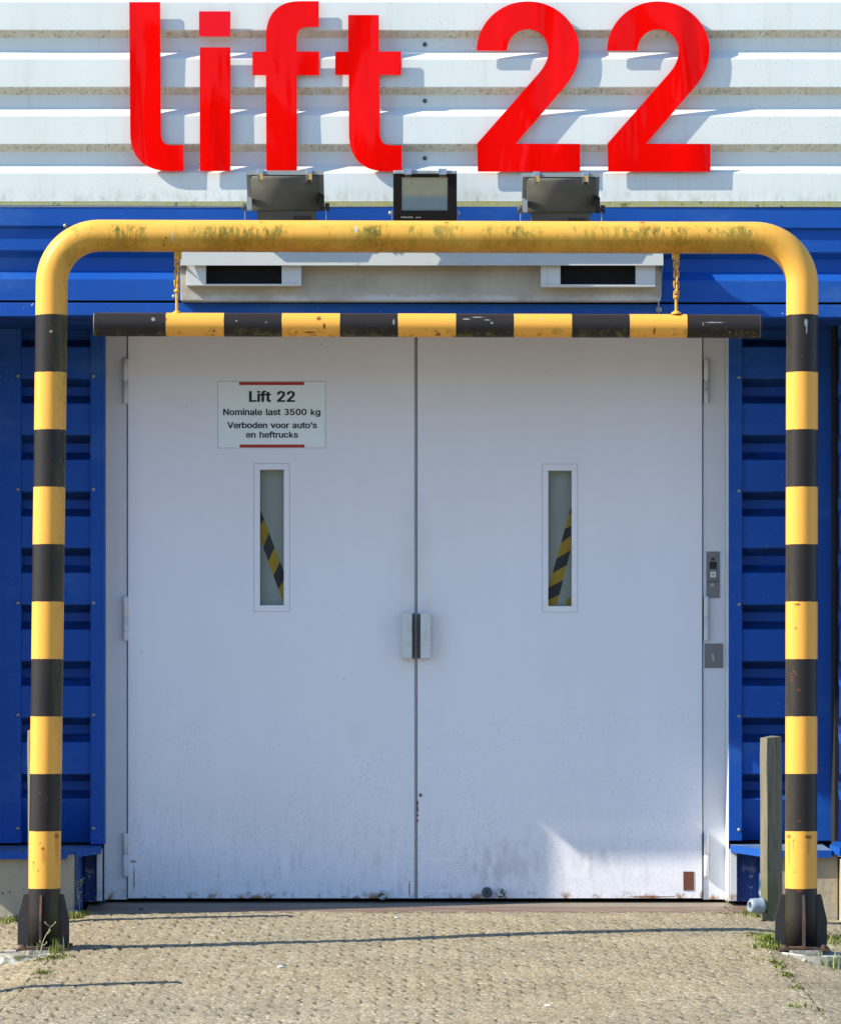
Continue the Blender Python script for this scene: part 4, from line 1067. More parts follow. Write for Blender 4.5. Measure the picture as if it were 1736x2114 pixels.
# ================================================================== SIGN, CONTROL PANEL, LOCK
GLYPHS = {
    ' ': (188, ''),
    '0': (453, '227,532 266,528 301,516 333,497 360,471 382,439 399,400 412,357 419,308 421,254 419,200 412,152 399,108 382,70 360,37 333,11 301,-8 266,-19 227,-23 188,-19 152,-8 120,11 93,37 71,70 54,108 41,152 34,200 32,254 34,308 42,357 54,400 71,439 94,471 121,497 152,516 188,528 / 227,443 207,441 189,435 174,423 160,407 148,386 138,360 131,329 127,294 125,254 127,214 131,179 138,148 148,122 160,102 174,86 189,74 207,68 227,66 246,68 264,74 279,86 293,102 305,122 315,148 322,179 326,214 328,254 326,294 322,330 315,360 305,386 293,407 279,423 264,435 246,441'),
    '2': (453, '225,532 257,529 286,522 313,511 338,495 358,476 375,454 387,428 395,401 397,373 396,352 392,332 386,312 377,292 364,271 349,249 329,225 306,198 279,169 169,54 169,73 405,73 405,-16 48,-16 48,54 223,240 241,259 256,277 270,292 281,307 289,320 296,333 301,345 303,358 304,371 303,386 300,399 294,410 286,420 277,428 266,435 253,439 239,442 224,444 207,442 193,439 180,433 169,426 160,417 153,406 148,393 144,378 142,346 48,346 52,394 60,423 72,450 90,474 111,494 136,510 163,522 193,529'),
    '3': (453, '223,527 274,521 319,504 355,474 378,434 386,384 382,346 368,313 347,284 319,262 281,251 281,275 321,264 354,244 381,214 398,176 404,134 394,79 369,33 329,1 280,-19 225,-28 178,-23 137,-11 104,5 76,25 45,58 95,121 127,97 146,83 168,72 191,64 220,61 249,64 272,75 289,90 301,110 304,137 301,164 287,184 263,202 224,214 151,221 151,297 216,306 251,319 273,334 283,354 287,380 285,401 277,417 264,431 245,439 221,440 201,439 181,433 163,424 145,413 115,390 62,451 96,484 124,502 153,514 186,525'),
    '5': (453, '50,239 82,525 382,525 382,436 165,436 152,317 131,317 139,324 155,333 172,340 191,345 210,349 229,350 254,348 278,343 300,336 321,325 340,312 357,296 371,278 384,259 394,237 401,214 405,189 407,163 404,129 396,97 383,68 365,42 343,19 317,1 287,-12 255,-20 221,-23 190,-21 160,-14 133,-3 108,11 87,30 70,51 56,75 47,102 42,146 136,146 140,120 145,109 151,98 159,89 169,81 180,75 193,70 206,67 221,66 238,67 254,71 268,78 281,87 291,99 300,112 306,127 310,144 312,162 310,181 306,198 299,213 290,227 279,239 266,248 252,255 236,259 218,261 203,260 188,257 173,253 159,248 148,241 133,229'),
    '6': (453, '244,525 352,525 159,245 118,245 137,279 145,290 154,299 165,308 177,316 190,322 204,326 219,329 235,330 267,328 297,321 324,309 347,292 368,272 384,248 396,220 403,190 405,157 402,124 395,93 382,65 364,39 343,18 318,0 290,-13 259,-20 226,-23 193,-20 162,-12 134,1 109,19 88,41 70,67 58,96 50,128 47,162 49,189 55,217 65,245 79,276 99,310 124,349 / 226,249 210,248 195,244 182,238 170,229 160,219 152,206 146,192 142,176 141,158 142,140 146,124 152,109 160,96 170,85 182,76 195,70 210,66 226,65 243,66 257,70 270,76 282,85 292,96 300,109 306,124 310,139 311,157 310,175 306,191 300,206 292,218 282,229 270,238 257,244 243,248'),
    'B': (456, '44,-16 44,525 242,525 276,523 308,516 336,505 360,490 380,472 395,450 406,426 412,401 414,374 413,351 408,331 401,313 391,297 379,284 365,273 351,264 335,257 331,255 331,276 335,275 354,269 372,259 389,246 404,230 416,211 426,189 432,164 434,136 432,109 425,83 414,59 398,37 377,18 351,3 321,-8 286,-14 247,-16 / 141,436 239,436 267,433 287,427 302,417 312,404 318,389 320,372 319,358 315,346 310,335 302,326 293,317 281,311 268,306 254,303 237,301 141,301 / 141,215 248,215 267,213 284,210 298,204 310,196 321,186 329,175 335,163 338,151 339,137 337,120 330,105 319,92 303,82 278,75 244,73 141,73'),
    'D': (503, '44,525 44,-16 141,-16 141,525 / 77,436 77,525 226,525 275,521 320,510 361,492 396,467 425,436 448,398 464,355 474,308 478,255 474,203 464,155 448,111 424,74 394,42 359,17 317,-2 270,-12 219,-16 80,-16 80,73 214,73 251,76 283,83 310,95 332,111 350,131 364,156 375,185 381,218 383,255 381,292 375,325 365,354 351,378 333,398 311,414 286,426 256,433 220,436'),
    'E': (419, '44,-16 44,525 388,525 388,436 141,436 141,302 371,302 371,213 141,213 141,73 391,73 391,-16'),
    'H': (517, '44,525 141,525 141,305 376,305 376,525 473,525 473,-16 376,-16 376,216 141,216 141,-16 44,-16'),
    'I': (301, '15,525 285,525 285,436 199,436 199,73 285,73 285,-16 15,-16 15,73 102,73 102,436 15,436'),
    'L': (393, '44,525 141,525 141,73 377,73 377,-16 44,-16'),
    'N': (524, '44,-16 44,525 145,525 357,191 362,182 369,171 377,159 384,145 393,130 402,114 411,97 419,80 438,42 391,35 387,71 386,89 385,107 384,125 383,141 383,157 383,171 383,184 383,195 383,525 479,525 479,-16 378,-16 189,282 180,295 172,308 164,322 155,338 145,355 134,373 122,394 109,418 82,464 134,472 136,430 137,406 138,384 139,364 140,345 140,328 141,314 141,301 141,291 141,-16'),
    'P': (445, '44,-16 44,525 236,525 274,522 309,515 340,501 366,484 387,462 404,437 416,409 422,379 425,348 422,316 416,286 404,258 387,233 366,211 340,193 309,180 274,172 236,170 93,170 93,258 232,258 255,260 274,264 289,270 302,279 311,289 319,301 324,315 327,330 328,348 327,365 324,380 319,394 311,406 302,416 289,424 274,431 255,435 232,436 141,436 141,-16'),
    'S': (447, '227,532 261,529 293,523 323,512 349,498 372,479 390,458 404,434 413,407 419,362 325,362 317,395 307,411 293,424 274,434 251,440 225,442 206,441 189,438 174,433 161,426 150,418 142,409 136,399 132,388 131,376 133,363 136,353 143,344 152,336 163,329 176,323 190,317 203,313 217,309 269,295 284,290 300,285 318,278 335,271 352,261 368,250 384,238 397,222 409,205 417,185 423,163 424,138 422,109 414,81 400,55 381,31 358,12 330,-4 298,-16 263,-23 224,-25 186,-23 152,-16 121,-5 93,10 70,28 51,51 36,77 27,105 20,153 118,153 123,122 128,109 136,98 146,88 158,80 172,74 188,69 205,66 224,65 244,66 263,70 280,75 295,82 307,91 317,102 324,113 328,125 329,139 328,151 325,161 320,169 312,176 302,183 289,190 274,196 258,202 240,207 179,224 139,238 104,256 75,278 53,305 40,337 36,372 39,403 47,431 62,457 81,479 104,498 131,512 161,523 193,529'),
    'T': (449, '16,525 433,525 433,436 273,436 273,-16 177,-16 177,436 16,436'),
    'U': (518, '44,525 140,525 140,179 142,157 147,138 155,121 165,106 179,93 195,82 213,74 235,69 259,68 283,69 304,74 323,82 339,93 352,106 363,121 370,138 375,157 377,179 377,525 473,525 473,172 470,137 461,103 446,72 426,44 401,20 371,1 337,-13 299,-21 259,-24 218,-21 181,-13 147,1 117,20 91,44 71,72 56,103 47,137 44,172'),
    'V': (480, '-7,525 96,525 207,212 214,192 222,169 231,142 240,111 251,75 269,15 213,15 231,76 242,112 252,143 260,170 268,192 274,211 383,525 486,525 289,-16 193,-16'),
    'a': (390, '194,400 209,400 225,398 243,395 260,390 278,383 295,374 311,362 325,346 337,328 346,306 351,280 353,252 353,-16 261,-16 261,36 282,36 281,34 273,24 263,13 251,3 237,-6 221,-14 203,-20 182,-23 160,-25 134,-23 110,-18 88,-10 67,2 49,17 34,36 23,57 16,82 14,108 16,131 21,151 29,169 41,184 54,197 70,207 86,215 103,221 122,226 140,230 158,233 176,236 198,238 216,241 232,243 243,244 252,247 257,249 259,251 260,256 259,269 256,280 253,289 247,296 241,302 233,308 222,311 210,314 196,315 180,314 167,312 155,308 145,302 136,296 129,290 123,282 118,275 109,255 19,281 37,321 51,341 68,358 87,372 107,383 128,391 150,396 172,399 / 281,173 273,170 264,167 255,164 245,162 234,160 223,158 213,157 202,155 193,154 185,153 178,152 164,150 152,147 140,144 130,139 122,134 116,129 111,123 109,115 108,105 109,96 111,88 115,82 120,76 127,71 136,67 146,64 157,62 170,61 190,63 206,67 220,73 232,81 242,90 250,101 255,113 258,125 260,139 260,156'),
    'b': (425, '37,525 130,525 130,335 110,335 117,346 125,356 136,367 149,378 164,387 183,395 205,399 229,400 262,398 293,389 322,374 347,354 368,329 384,299 397,266 404,229 406,189 404,148 397,111 385,78 368,48 347,23 322,3 294,-12 263,-21 230,-24 205,-23 184,-18 165,-11 150,-1 136,9 126,21 117,32 110,41 109,43 128,43 128,-16 37,-16 / 148,274 140,257 134,237 130,215 129,189 130,164 134,141 140,121 149,103 159,89 171,78 185,70 202,65 220,63 239,65 256,70 270,78 282,90 292,105 301,122 307,143 311,165 312,189 311,213 307,235 301,255 293,273 282,287 270,298 256,307 239,312 220,314 201,312 185,307 171,299 158,288'),
    'c': (396, '207,400 227,400 246,397 265,392 282,386 299,379 314,369 328,358 341,345 353,331 363,316 371,299 382,266 292,243 285,266 281,273 277,280 272,287 267,293 260,298 253,303 246,306 237,310 228,312 218,313 208,314 187,312 170,306 155,297 142,285 132,270 123,253 117,232 114,211 112,187 114,165 117,143 123,123 132,106 142,91 155,79 170,70 187,64 208,62 218,63 228,64 238,67 246,70 254,74 261,79 267,84 273,90 278,97 282,105 286,113 294,136 384,114 372,80 364,63 354,47 343,33 330,20 316,8 300,-2 283,-10 265,-16 247,-21 227,-23 207,-24 171,-21 138,-12 108,3 82,23 60,48 42,78 28,111 21,148 18,187 21,228 28,264 42,298 60,328 82,353 108,373 138,389 171,398'),
    'd': (425, '295,335 295,525 388,525 388,-16 297,-16 297,43 315,43 308,32 299,21 288,9 275,-1 260,-11 241,-18 219,-23 195,-24 162,-21 131,-12 103,3 78,23 57,48 40,78 28,111 21,148 18,189 21,229 28,266 40,299 57,329 78,354 103,374 131,389 162,398 195,400 220,399 242,395 260,387 276,378 289,367 299,356 308,346 315,336 / 240,307 223,312 205,314 185,312 168,307 154,298 142,287 132,273 123,255 117,235 114,213 112,189 114,165 117,143 124,122 132,105 142,90 155,78 169,70 185,65 205,63 223,65 239,70 253,78 266,89 276,103 284,121 291,141 294,164 296,189 294,215 291,237 285,257 276,274 266,288 254,299'),
    'e': (404, '205,400 228,399 250,395 271,389 292,380 312,368 330,352 347,334 361,312 372,288 381,259 386,228 387,194 387,153 59,153 59,237 391,237 295,173 292,224 289,244 283,262 275,278 265,290 253,301 240,308 224,313 205,314 186,312 170,308 155,300 143,290 132,277 123,263 117,246 113,229 112,210 112,178 113,153 118,132 125,113 134,98 146,85 159,75 175,68 192,64 213,62 225,63 237,65 248,68 258,72 266,77 274,84 281,92 286,101 296,124 386,102 372,65 361,46 347,28 330,13 310,0 288,-10 265,-18 239,-23 212,-24 174,-21 140,-12 109,3 82,23 59,48 41,78 28,111 21,147 18,187 21,226 28,263 41,297 58,327 80,352 106,373 136,388 169,397'),
    'f': (254, '187,546 201,546 214,544 225,542 235,540 242,538 262,531 238,448 219,454 216,455 212,456 207,457 201,458 195,458 181,457 172,453 166,449 162,442 159,432 158,418 158,-16 65,-16 65,432 66,455 72,476 82,495 95,511 111,523 128,533 147,540 167,545 / -10,395 244,395 244,311 -10,311'),
    'g': (425, '196,400 220,399 242,395 261,387 276,378 289,368 300,356 309,346 316,336 297,335 297,395 388,395 388,-10 386,-43 378,-73 364,-99 345,-121 322,-138 297,-151 268,-160 239,-165 207,-167 179,-165 152,-161 129,-155 107,-146 88,-135 72,-122 58,-108 46,-93 28,-63 106,-20 120,-39 126,-47 133,-55 141,-62 150,-68 161,-73 173,-78 189,-80 207,-81 233,-79 254,-73 272,-62 285,-49 292,-30 295,-5 295,52 315,52 307,41 299,31 288,20 275,10 259,1 241,-6 219,-10 195,-11 163,-9 132,-1 104,13 79,31 58,55 41,83 28,115 21,151 18,191 21,231 28,267 40,300 57,329 79,354 104,374 132,389 163,398 / 240,307 224,312 205,314 186,312 169,307 155,299 142,287 132,273 123,256 117,237 114,216 112,193 114,169 117,148 124,129 132,113 142,100 155,89 169,81 185,77 205,75 224,77 241,81 255,89 267,99 277,111 285,127 291,146 295,168 296,193 295,217 291,239 285,258 277,275 267,288 254,299'),
    'h': (410, '37,-16 37,525 130,525 130,271 78,271 102,327 120,354 143,375 169,389 197,398 227,400 254,399 280,393 303,383 324,368 341,350 355,328 365,302 371,273 373,241 373,-16 280,-16 280,234 278,259 271,278 261,293 248,304 231,311 210,313 195,312 181,309 168,303 157,296 148,287 140,275 135,261 131,245 130,226 130,-16'),
    'i': (167, '37,395 130,395 130,-16 37,-16 / 84,540 99,538 113,533 125,524 135,512 141,498 142,483 141,468 135,455 125,443 113,434 99,428 84,427 69,428 55,434 43,443 33,455 27,468 25,483 27,498 33,512 43,524 55,533 69,538'),
    'k': (400, '138,511 53,511 53,-14 138,-14 140,84 185,141 277,-16 369,-12 239,201 357,350 262,354 113,163 138,160'),
    'l': (189, '37,525 130,525 130,99 130,85 132,76 134,71 138,69 147,68 151,68 155,68 158,68 161,69 164,69 182,73 200,-9 178,-14 171,-16 164,-17 156,-18 148,-18 139,-18 109,-16 83,-7 62,9 48,30 39,55 37,84'),
    'm': (610, '219,402 249,399 276,389 298,372 316,351 329,326 342,279 290,279 303,319 313,337 325,354 340,368 356,380 374,390 394,397 415,401 437,402 461,400 483,395 505,386 524,373 541,356 555,336 565,312 571,285 573,256 573,-16 480,-16 480,253 477,275 472,290 462,300 449,308 435,313 418,314 405,313 393,311 382,306 373,299 366,292 359,283 355,272 352,260 351,247 351,-16 258,-16 258,259 256,276 251,288 242,299 230,308 216,313 199,314 187,313 176,311 165,306 155,299 147,291 140,281 134,269 131,255 130,237 130,-16 37,-16 37,395 128,395 128,279 85,279 99,321 108,340 120,356 134,370 149,382 165,391 183,397 201,401'),
    'n': (410, '227,400 254,399 280,393 303,383 323,368 341,350 355,328 365,302 371,273 373,241 373,-16 280,-16 280,234 278,259 271,278 261,293 248,304 231,311 210,313 195,312 181,309 168,303 157,296 148,287 140,275 135,261 131,245 130,226 130,-16 37,-16 37,395 128,395 128,271 78,271 102,327 120,354 143,375 169,389 197,398'),
    'o': (416, '207,400 243,398 277,389 307,373 334,353 356,328 374,298 387,264 395,228 397,187 395,148 387,111 374,78 356,48 334,23 307,3 277,-12 243,-21 207,-24 171,-21 138,-12 108,3 82,23 60,48 42,78 28,111 21,148 18,187 21,228 28,264 42,298 60,328 82,353 108,373 138,389 171,398 / 207,314 187,312 170,306 155,297 142,285 132,270 123,253 117,232 114,211 112,187 114,165 117,143 123,123 132,106 142,91 155,79 170,70 187,64 207,62 228,64 246,70 260,79 273,91 284,106 292,123 298,143 302,165 303,187 302,210 298,232 292,252 284,270 273,285 260,297 246,306 228,312'),
    'r': (259, '212,401 218,401 224,401 230,400 236,400 240,400 259,399 259,303 238,307 234,308 228,308 221,309 214,310 207,310 192,309 179,305 167,300 156,294 147,285 140,275 134,264 131,251 130,236 130,-16 37,-16 37,395 128,395 128,337 105,337 111,347 125,366 144,381 165,392 188,399'),
    's': (365, '187,400 214,399 238,395 260,387 280,377 297,364 311,349 323,332 332,314 345,278 258,259 248,283 241,294 232,303 221,310 207,315 187,316 169,315 153,311 140,304 131,295 126,287 125,277 126,268 129,262 134,256 144,249 157,244 176,238 234,225 267,215 295,201 318,183 334,161 344,135 347,107 345,82 338,59 325,38 309,19 289,4 266,-8 240,-17 212,-22 182,-24 155,-23 130,-19 106,-12 85,-2 66,11 50,27 36,46 26,68 16,106 104,125 115,95 123,83 133,74 146,67 162,63 181,61 203,63 221,68 235,75 245,84 250,93 252,103 251,111 248,118 243,124 235,130 224,135 208,140 145,155 112,165 83,179 61,197 44,219 34,245 31,274 33,298 40,321 52,341 68,359 87,373 109,385 133,394 159,399'),
    't': (228, '49,487 142,487 142,98 143,85 145,77 148,72 152,69 159,67 171,66 174,66 178,66 183,67 189,68 194,69 214,72 232,-10 210,-16 202,-17 194,-19 185,-19 177,-20 168,-20 135,-17 105,-7 81,10 63,33 52,61 49,92 / -10,395 220,395 220,311 -10,311'),
    'u': (410, '37,395 130,395 130,145 132,120 138,101 149,86 162,75 179,69 200,66 215,67 229,71 241,76 252,83 261,93 269,104 275,118 279,134 280,153 280,395 373,395 373,-16 282,-16 282,108 331,108 308,52 289,24 266,4 240,-10 212,-18 182,-21 155,-19 130,-13 107,-3 86,11 69,29 55,51 45,77 39,107 37,138'),
    'v': (390, '-6,395 96,395 180,160 188,137 196,114 202,91 208,69 215,47 227,5 163,5 175,47 181,69 187,91 194,114 201,137 209,160 294,395 395,395 237,-16 152,-16'),
    '’': (177, '68,525 172,525 111,302 33,302'),
}
def text_mesh(txt, x_left, x_right, z_base, cap_h, t, mat, parent, name='lettering', offset=.012, word=1.0, char=1.0, bold=0.):
    """letter outlines laid out one by one"""
    cu = bpy.data.curves.new('txt', 'CURVE'); cu.dimensions = '2D'; cu.fill_mode = 'BOTH'
    pen = 0; lo = 1e9; hi = -1e9
    for ch in txt:
        adv, ol = GLYPHS[ch]
        for sp in (ol.split(' / ') if ol else []):
            P = [tuple(map(int, q.split(','))) for q in sp.split()]
            q = cu.splines.new('POLY'); q.points.add(len(P)-1); q.use_cyclic_u = True
            for k, (px_, py_) in enumerate(P):
                q.points[k].co = ((pen+px_)/1000, py_/1000, 0, 1); lo = min(lo, (pen+px_)/1000); hi = max(hi, (pen+px_)/1000)
        pen += adv*char*(word if ch == ' ' else 1)
    o = bpy.data.objects.new('txt', cu); COL.objects.link(o); bpy.context.view_layer.update()
    dg = bpy.context.evaluated_depsgraph_get(); me = bpy.data.meshes.new_from_object(o.evaluated_get(dg))
    n = len(me.vertices); co = np.zeros(n*3); me.vertices.foreach_get('co', co); co = co.reshape(-1, 3)
    sx = (x_right-x_left)/(hi-lo); sz = cap_h/.557
    new = np.stack([x_left+(co[:, 0]-lo)*sx, np.full(n, -t), z_base+(co[:, 1]+.024)*sz], -1)
    L = Vector((0, 0, 0)); q = parent
    while q is not None: L += q.location; q = q.parent
    new -= np.array(L)
    me.vertices.foreach_set('co', new.ravel()); me.update(); me.materials.clear(); me.materials.append(MAT[mat])
    bpy.data.objects.remove(o)
    if bold:                                     # heavier strokes
        b2 = bmesh.new(); b2.from_mesh(me); g2 = bmesh.ops.duplicate(b2, geom=b2.verts[:]+b2.edges[:]+b2.faces[:])['geom']
        for v in g2:
            if isinstance(v, bmesh.types.BMVert): v.co += Vector((bold, -.00012, 0))
        for v in b2.verts: v.co.x -= bold/2
        b2.to_mesh(me); b2.free()
    r = bpy.data.objects.new(name, me); COL.objects.link(r); r.parent = parent
    return r
TS_ = DT+.0012
sg = empty('sign', (X(561, TS_), -DT, Z(925, TS_))); tag(sg, 'pale printed sign with two red bars on the left door leaf', 'sign')
obj('plate', MB().box(X(450, TS_), X(671.8, TS_), DT, TS_, Z(924.3, TS_), Z(787.5, TS_), bev=.0003), 'sign', sg)
obj('plate_edge', MB().box(X(449.3, TS_), X(672.5, TS_), DT-.001, DT+.0006, Z(925, TS_), Z(786.8, TS_)), 'plate', sg)
obj('red_bar', MB().box(X(494, TS_), X(628, TS_), TS_, TS_+.0005, Z(794.7, TS_), Z(788.3, TS_)), 'red_ink', sg)
obj('red_bar', MB().box(X(494.8, TS_), X(628.7, TS_), TS_, TS_+.0005, Z(923.8, TS_), Z(917.6, TS_)), 'red_ink', sg)
tt = TS_+.0006
text_mesh('Lift 22', X(514.8, tt), X(608.4, tt), Z(829.8, tt), 23/S(tt), tt, 'ink', sg, offset=.021, word=1.35, bold=.0026)
text_mesh('Nominale last 3500 kg', X(461, tt), X(661, tt), Z(857, tt), 13.4/S(tt), tt, 'ink', sg, offset=.013, word=1.35, bold=.0012)
text_mesh("Verboden voor auto’s", X(469.4, tt), X(654, tt), Z(884, tt), 12.9/S(tt), tt, 'ink', sg, offset=.013, word=1.35, bold=.0012)
text_mesh('en heftrucks', X(507.9, tt), X(615, tt), Z(903.6, tt), 12.9/S(tt), tt, 'ink', sg, offset=.013, word=1.35, bold=.0012)
# text on the black floodlight
zl0 = Z(450.3, FTL); 
tf_ = FTL+FLEAN(zl0)+.003
text_mesh('PHILIPS', X(827.7, tf_), X(852.3, tf_), zl0, 3.6/S(tf_), tf_, 'pale_ink', FF, offset=.012)
text_mesh('IP65', X(858, tf_), X(868.8, tf_), zl0, 2.8/S(tf_), tf_, 'pale_ink', FF, offset=.012)

cvp = lambda c: (1419.6+c[0]*.15873, 1084+c[1]*.15873)
def crect(mb, a, b, t0, t1, bev=0.):
    p, q = cvp(a), cvp(b); mb.box(X(p[0], t1), X(q[0], t1), t0, t1, Z(q[1], t1), Z(p[1], t1), bev=bev); return mb
def cdisc(c, r, t0, t1, seg=20, hole=None):
    p = cvp(c); rr = r*.15873/S(t1)
    return MB().lathe([(rr, 0), (rr, (t1-t0)*.8), (rr*.85, t1-t0), (0, t1-t0)], (X(p[0], t1), -t0, Z(p[1], t1)), (0, -1, 0), seg)
pp = cvp((330, 948)); cpn = empty('call_panel', (X(pp[0], 0), 0, Z(pp[1], 0))); tag(cpn, 'narrow steel lift call panel with a dark display and one up button', 'call panel')
obj('plate', crect(MB(), (242, 345), (418, 948), 0, .003, .0004), 'plate', cpn)
obj('indicator_lens', cdisc((329, 445), 21, .003, .006), 'black_plastic', cpn)
obj('display', crect(MB(), (282, 478), (378, 572), .003, .0042, .0008), 'black_plastic', cpn)
obj('button_surround', crect(MB(), (282, 597), (378, 690), .003, .0038), 'black_plastic', cpn)
bt = obj('button', crect(MB(), (289, 603), (371, 684), .003, .0058, .0012), 'handle', cpn)
a = MB(); t9 = .0064
for (p, q) in (((313, 652), (330, 634)), ((330, 634), (345, 655))):
    P_, Q_ = cvp(p), cvp(q); w_ = 2.2*.15873/S(t9)
    A_ = Vector((X(P_[0], t9), Z(P_[1], t9))); B_ = Vector((X(Q_[0], t9), Z(Q_[1], t9))); d_ = (B_-A_).normalized(); nrm = Vector((-d_.y, d_.x))*w_
    a.prism_xz([tuple(A_-nrm), tuple(B_-nrm), tuple(B_+nrm), tuple(A_+nrm)], .0056, t9)
obj('arrow', a, 'ink', bt)
obj('key_switch', cdisc((325, 782), 21, .003, .0065), 'steel', cpn)
k_ = MB(); crect(k_, (315, 776), (335, 788), .006, .0072); obj('key_slot', k_, 'black_plastic', cpn)
for c_ in ((328, 405), (330, 890)): obj('screw', cdisc(c_, 6, .003, .0042, 10), 'screw', cpn)
pl_, pr_ = cvp((254, 744)), cvp((403, 744)); text_mesh('BUITEN DIENST', X(pl_[0], .0035), X(pr_[0], .0035), Z(pl_[1], .0035), 17*.15873/S(.0035), .0036, 'ink', cpn, offset=.004)
pp = cvp((340, 1862)); lk = empty('lock_plate', (X(pp[0], 0), 0, Z(pp[1], 0))); tag(lk, 'square grey steel lock plate with a profile cylinder below the call panel', 'lock plate')
obj('plate', crect(MB(), (218, 1543), (460, 1862), 0, .003, .0004), 'plate', lk)
cy = cdisc((335, 1697), 25, .003, .007); crect(cy, (319, 1700), (352, 1775), .003, .0066, .0015); obj('cylinder', cy, 'galv', lk)
ky = MB(); crect(ky, (331, 1686), (338, 1706), .0065, .0078); obj('keyhole', ky, 'black_plastic', lk)

# ================================================================== POSTS, FOOTINGS, PIPE
def post(x, t, side, h, ang, lean, label):
    zb = gz(x, t)-.05
    root = MB(); bm = root.bm; n = 14; rings = []
    for k in range(n+1):
        z = zb+(h+.05)*k/n; s2 = side/2*(1+.006*math.sin(k*1.7))
        if k == n: s2 *= .97
        cx = x+lean*(z-zb)+.0005*math.sin(k*.9)
        r = []
        for (a_, b_) in ((-1, -1), (-.6, -1.005), (.6, -1.005), (1, -1), (1.005, 0), (1, 1), (0, 1.005), (-1, 1), (-1.005, .2)):
            u, v = a_*s2, b_*s2
            r.append(bm.verts.new((cx+u*math.cos(ang)-v*math.sin(ang), -t+u*math.sin(ang)+v*math.cos(ang), z-(.004 if k == n else 0)+(.003*a_ if k == n else 0))))
        rings.append(r)
    for A_, B_ in zip(rings, rings[1:]):
        m2 = len(A_)
        for k in range(m2): bm.faces.new((A_[k], A_[(k+1) % m2], B_[(k+1) % m2], B_[k]))
    c = bm.verts.new((x+lean*h, -t, zb+h+.05+.002)); m2 = len(rings[-1])
    for k in range(m2): bm.faces.new((rings[-1][k], rings[-1][(k+1) % m2], c))
    e = empty('wooden_post', (x, -t, zb+.05)); tag(e, label, 'post', 'weathered wooden posts before the wall')
    obj('post_shaft', root, 'wood', e); return e
TPO = .66
post(X(1592.5, TPO), TPO, .064, .722, math.radians(20), -.003, 'weathered square wooden post standing free beside the right leg of the gate')
post(X(84, .80), .80, .084, .765, math.radians(12), -.007, 'wooden post almost hidden behind the left leg of the gate')
post(-1.63, 3.27, .064, .70, math.radians(12), 0, 'wooden post out of view at left whose thin shadow crosses the near paving')

def footing(cx, ct, label, tiltx):
    root = empty('footing', (cx, -ct, gz(cx, ct))); tag(root, label, 'footing', 'round concrete footings of the gate')
    zc = Z(1968, 1.93); bm = MB(); B = bm.bm; seg = 56; rings = []
    for (r, h) in ((.140, -.05), (.140, -.003), (.1425, .0), (.150, .0), (.154, -.004), (.1555, -.09)):
        rings.append([B.verts.new((cx+r*math.cos(q), -ct+r*math.sin(q), zc+h+tiltx*r*math.cos(q)+.0015*math.sin(5*q+cx))) for q in [2*math.pi*k/seg for k in range(seg)]])
    for A_, B_ in zip(rings, rings[1:]):
        for k in range(seg): f = B.faces.new((A_[k], A_[(k+1) % seg], B_[(k+1) % seg], B_[k])); f.smooth = True; f.material_index = 1 if (cx > 0 and A_ is rings[4]) else 0
    obj('ring', bm, ['ring', 'rubble'], root)
    f = MB().lathe([(0, 0), (.141, 0), (.141, -.06)], (cx, -ct, zc-.007), (0, 0, 1), 32); obj('sand_fill', f, 'rubble', root)
    return root, zc
for (cpx, gx, lab, tl_) in ((46, lbm, 'white-rimmed round footing under the left leg of the gate', .03), (1683, rbm, 'round footing with a grey rim under the right leg of the gate', -.05)):
    root, zc = footing(X(cpx, 1.93), 1.93, lab, tl_)
    b = MB(); xx = gx+.006
    b.prism_xt([(xx-.060, 2.005), (xx-.05, 2.02), (xx+.045, 2.02), (xx+.062, 2.0), (xx+.06, 1.84), (xx-.06, 1.84)], zc-.03, zbot-.010)
    for v in b.bm.verts: v.co.x += mnoise.noise(v.co*40)*.008
    bmesh.ops.subdivide_edges(b.bm, edges=b.bm.edges[:], cuts=3, use_grid_fill=True)
    for v in b.bm.verts:
        if v.co.z < zbot-.012: v.co += Vector((mnoise.noise(v.co*60), mnoise.noise(v.co*55+Vector((3, 0, 0))), 0))*.006
    obj('grout_block', b, 'rubble', root)

pc = Vector((X(1574, .68), -.68, Z(1871, .68))); ax = Vector((-.93, -.36, .02)).normalized()
pe = empty('drain_pipe', pc); tag(pe, 'short grey plastic pipe end at the foot of the right wooden post', 'pipe')
q = MB().lathe([(.022, -.045), (.024, .0), (.031, .0), (.0325, .003), (.0325, .010), (.0305, .013), (.0305, .035), (.0275, .050), (.022, .056), (.0165, .056), (.015, .052), (.015, .0), (.0, .0)], pc, ax, 32)
obj('pipe_socket', q, 'plastic', pe)
q = MB().lathe([(.0148, .006), (0, .006)], pc, ax, 20); obj('pipe_bore', q, 'dark', pe)

# ================================================================== WEEDS AND LITTER
def blades(mb, x, t, n, spread, h, lean=.5, st=None):
    for _ in range(int(n*1.8)):
        bx_ = x+random.gauss(0, spread); bt_ = t+random.gauss(0, (st or spread*1.2)); bt_ = max(bt_, .41)
        z = gz(bx_, bt_)-.003; hh = h*random.uniform(.4, 1.15); w_ = random.uniform(.0016, .0034); a = random.uniform(0, 6.28)
        d = Vector((math.cos(a), math.sin(a), 0))*lean*hh*random.uniform(.2, 1.); s_ = Vector((math.cos(a+1.3), math.sin(a+1.3), 0))*w_
        p = Vector((bx_, -bt_, z)); m_ = p+d*.35+Vector((0, 0, hh*.6)); e_ = p+d+Vector((0, 0, hh*.95))
        v = [mb.bm.verts.new(c) for c in (p-s_, p+s_, m_+s_*.7, m_-s_*.7)]; mb.bm.faces.new(v); u = mb.bm.verts.new(e_); mb.bm.faces.new((v[3], v[2], u))
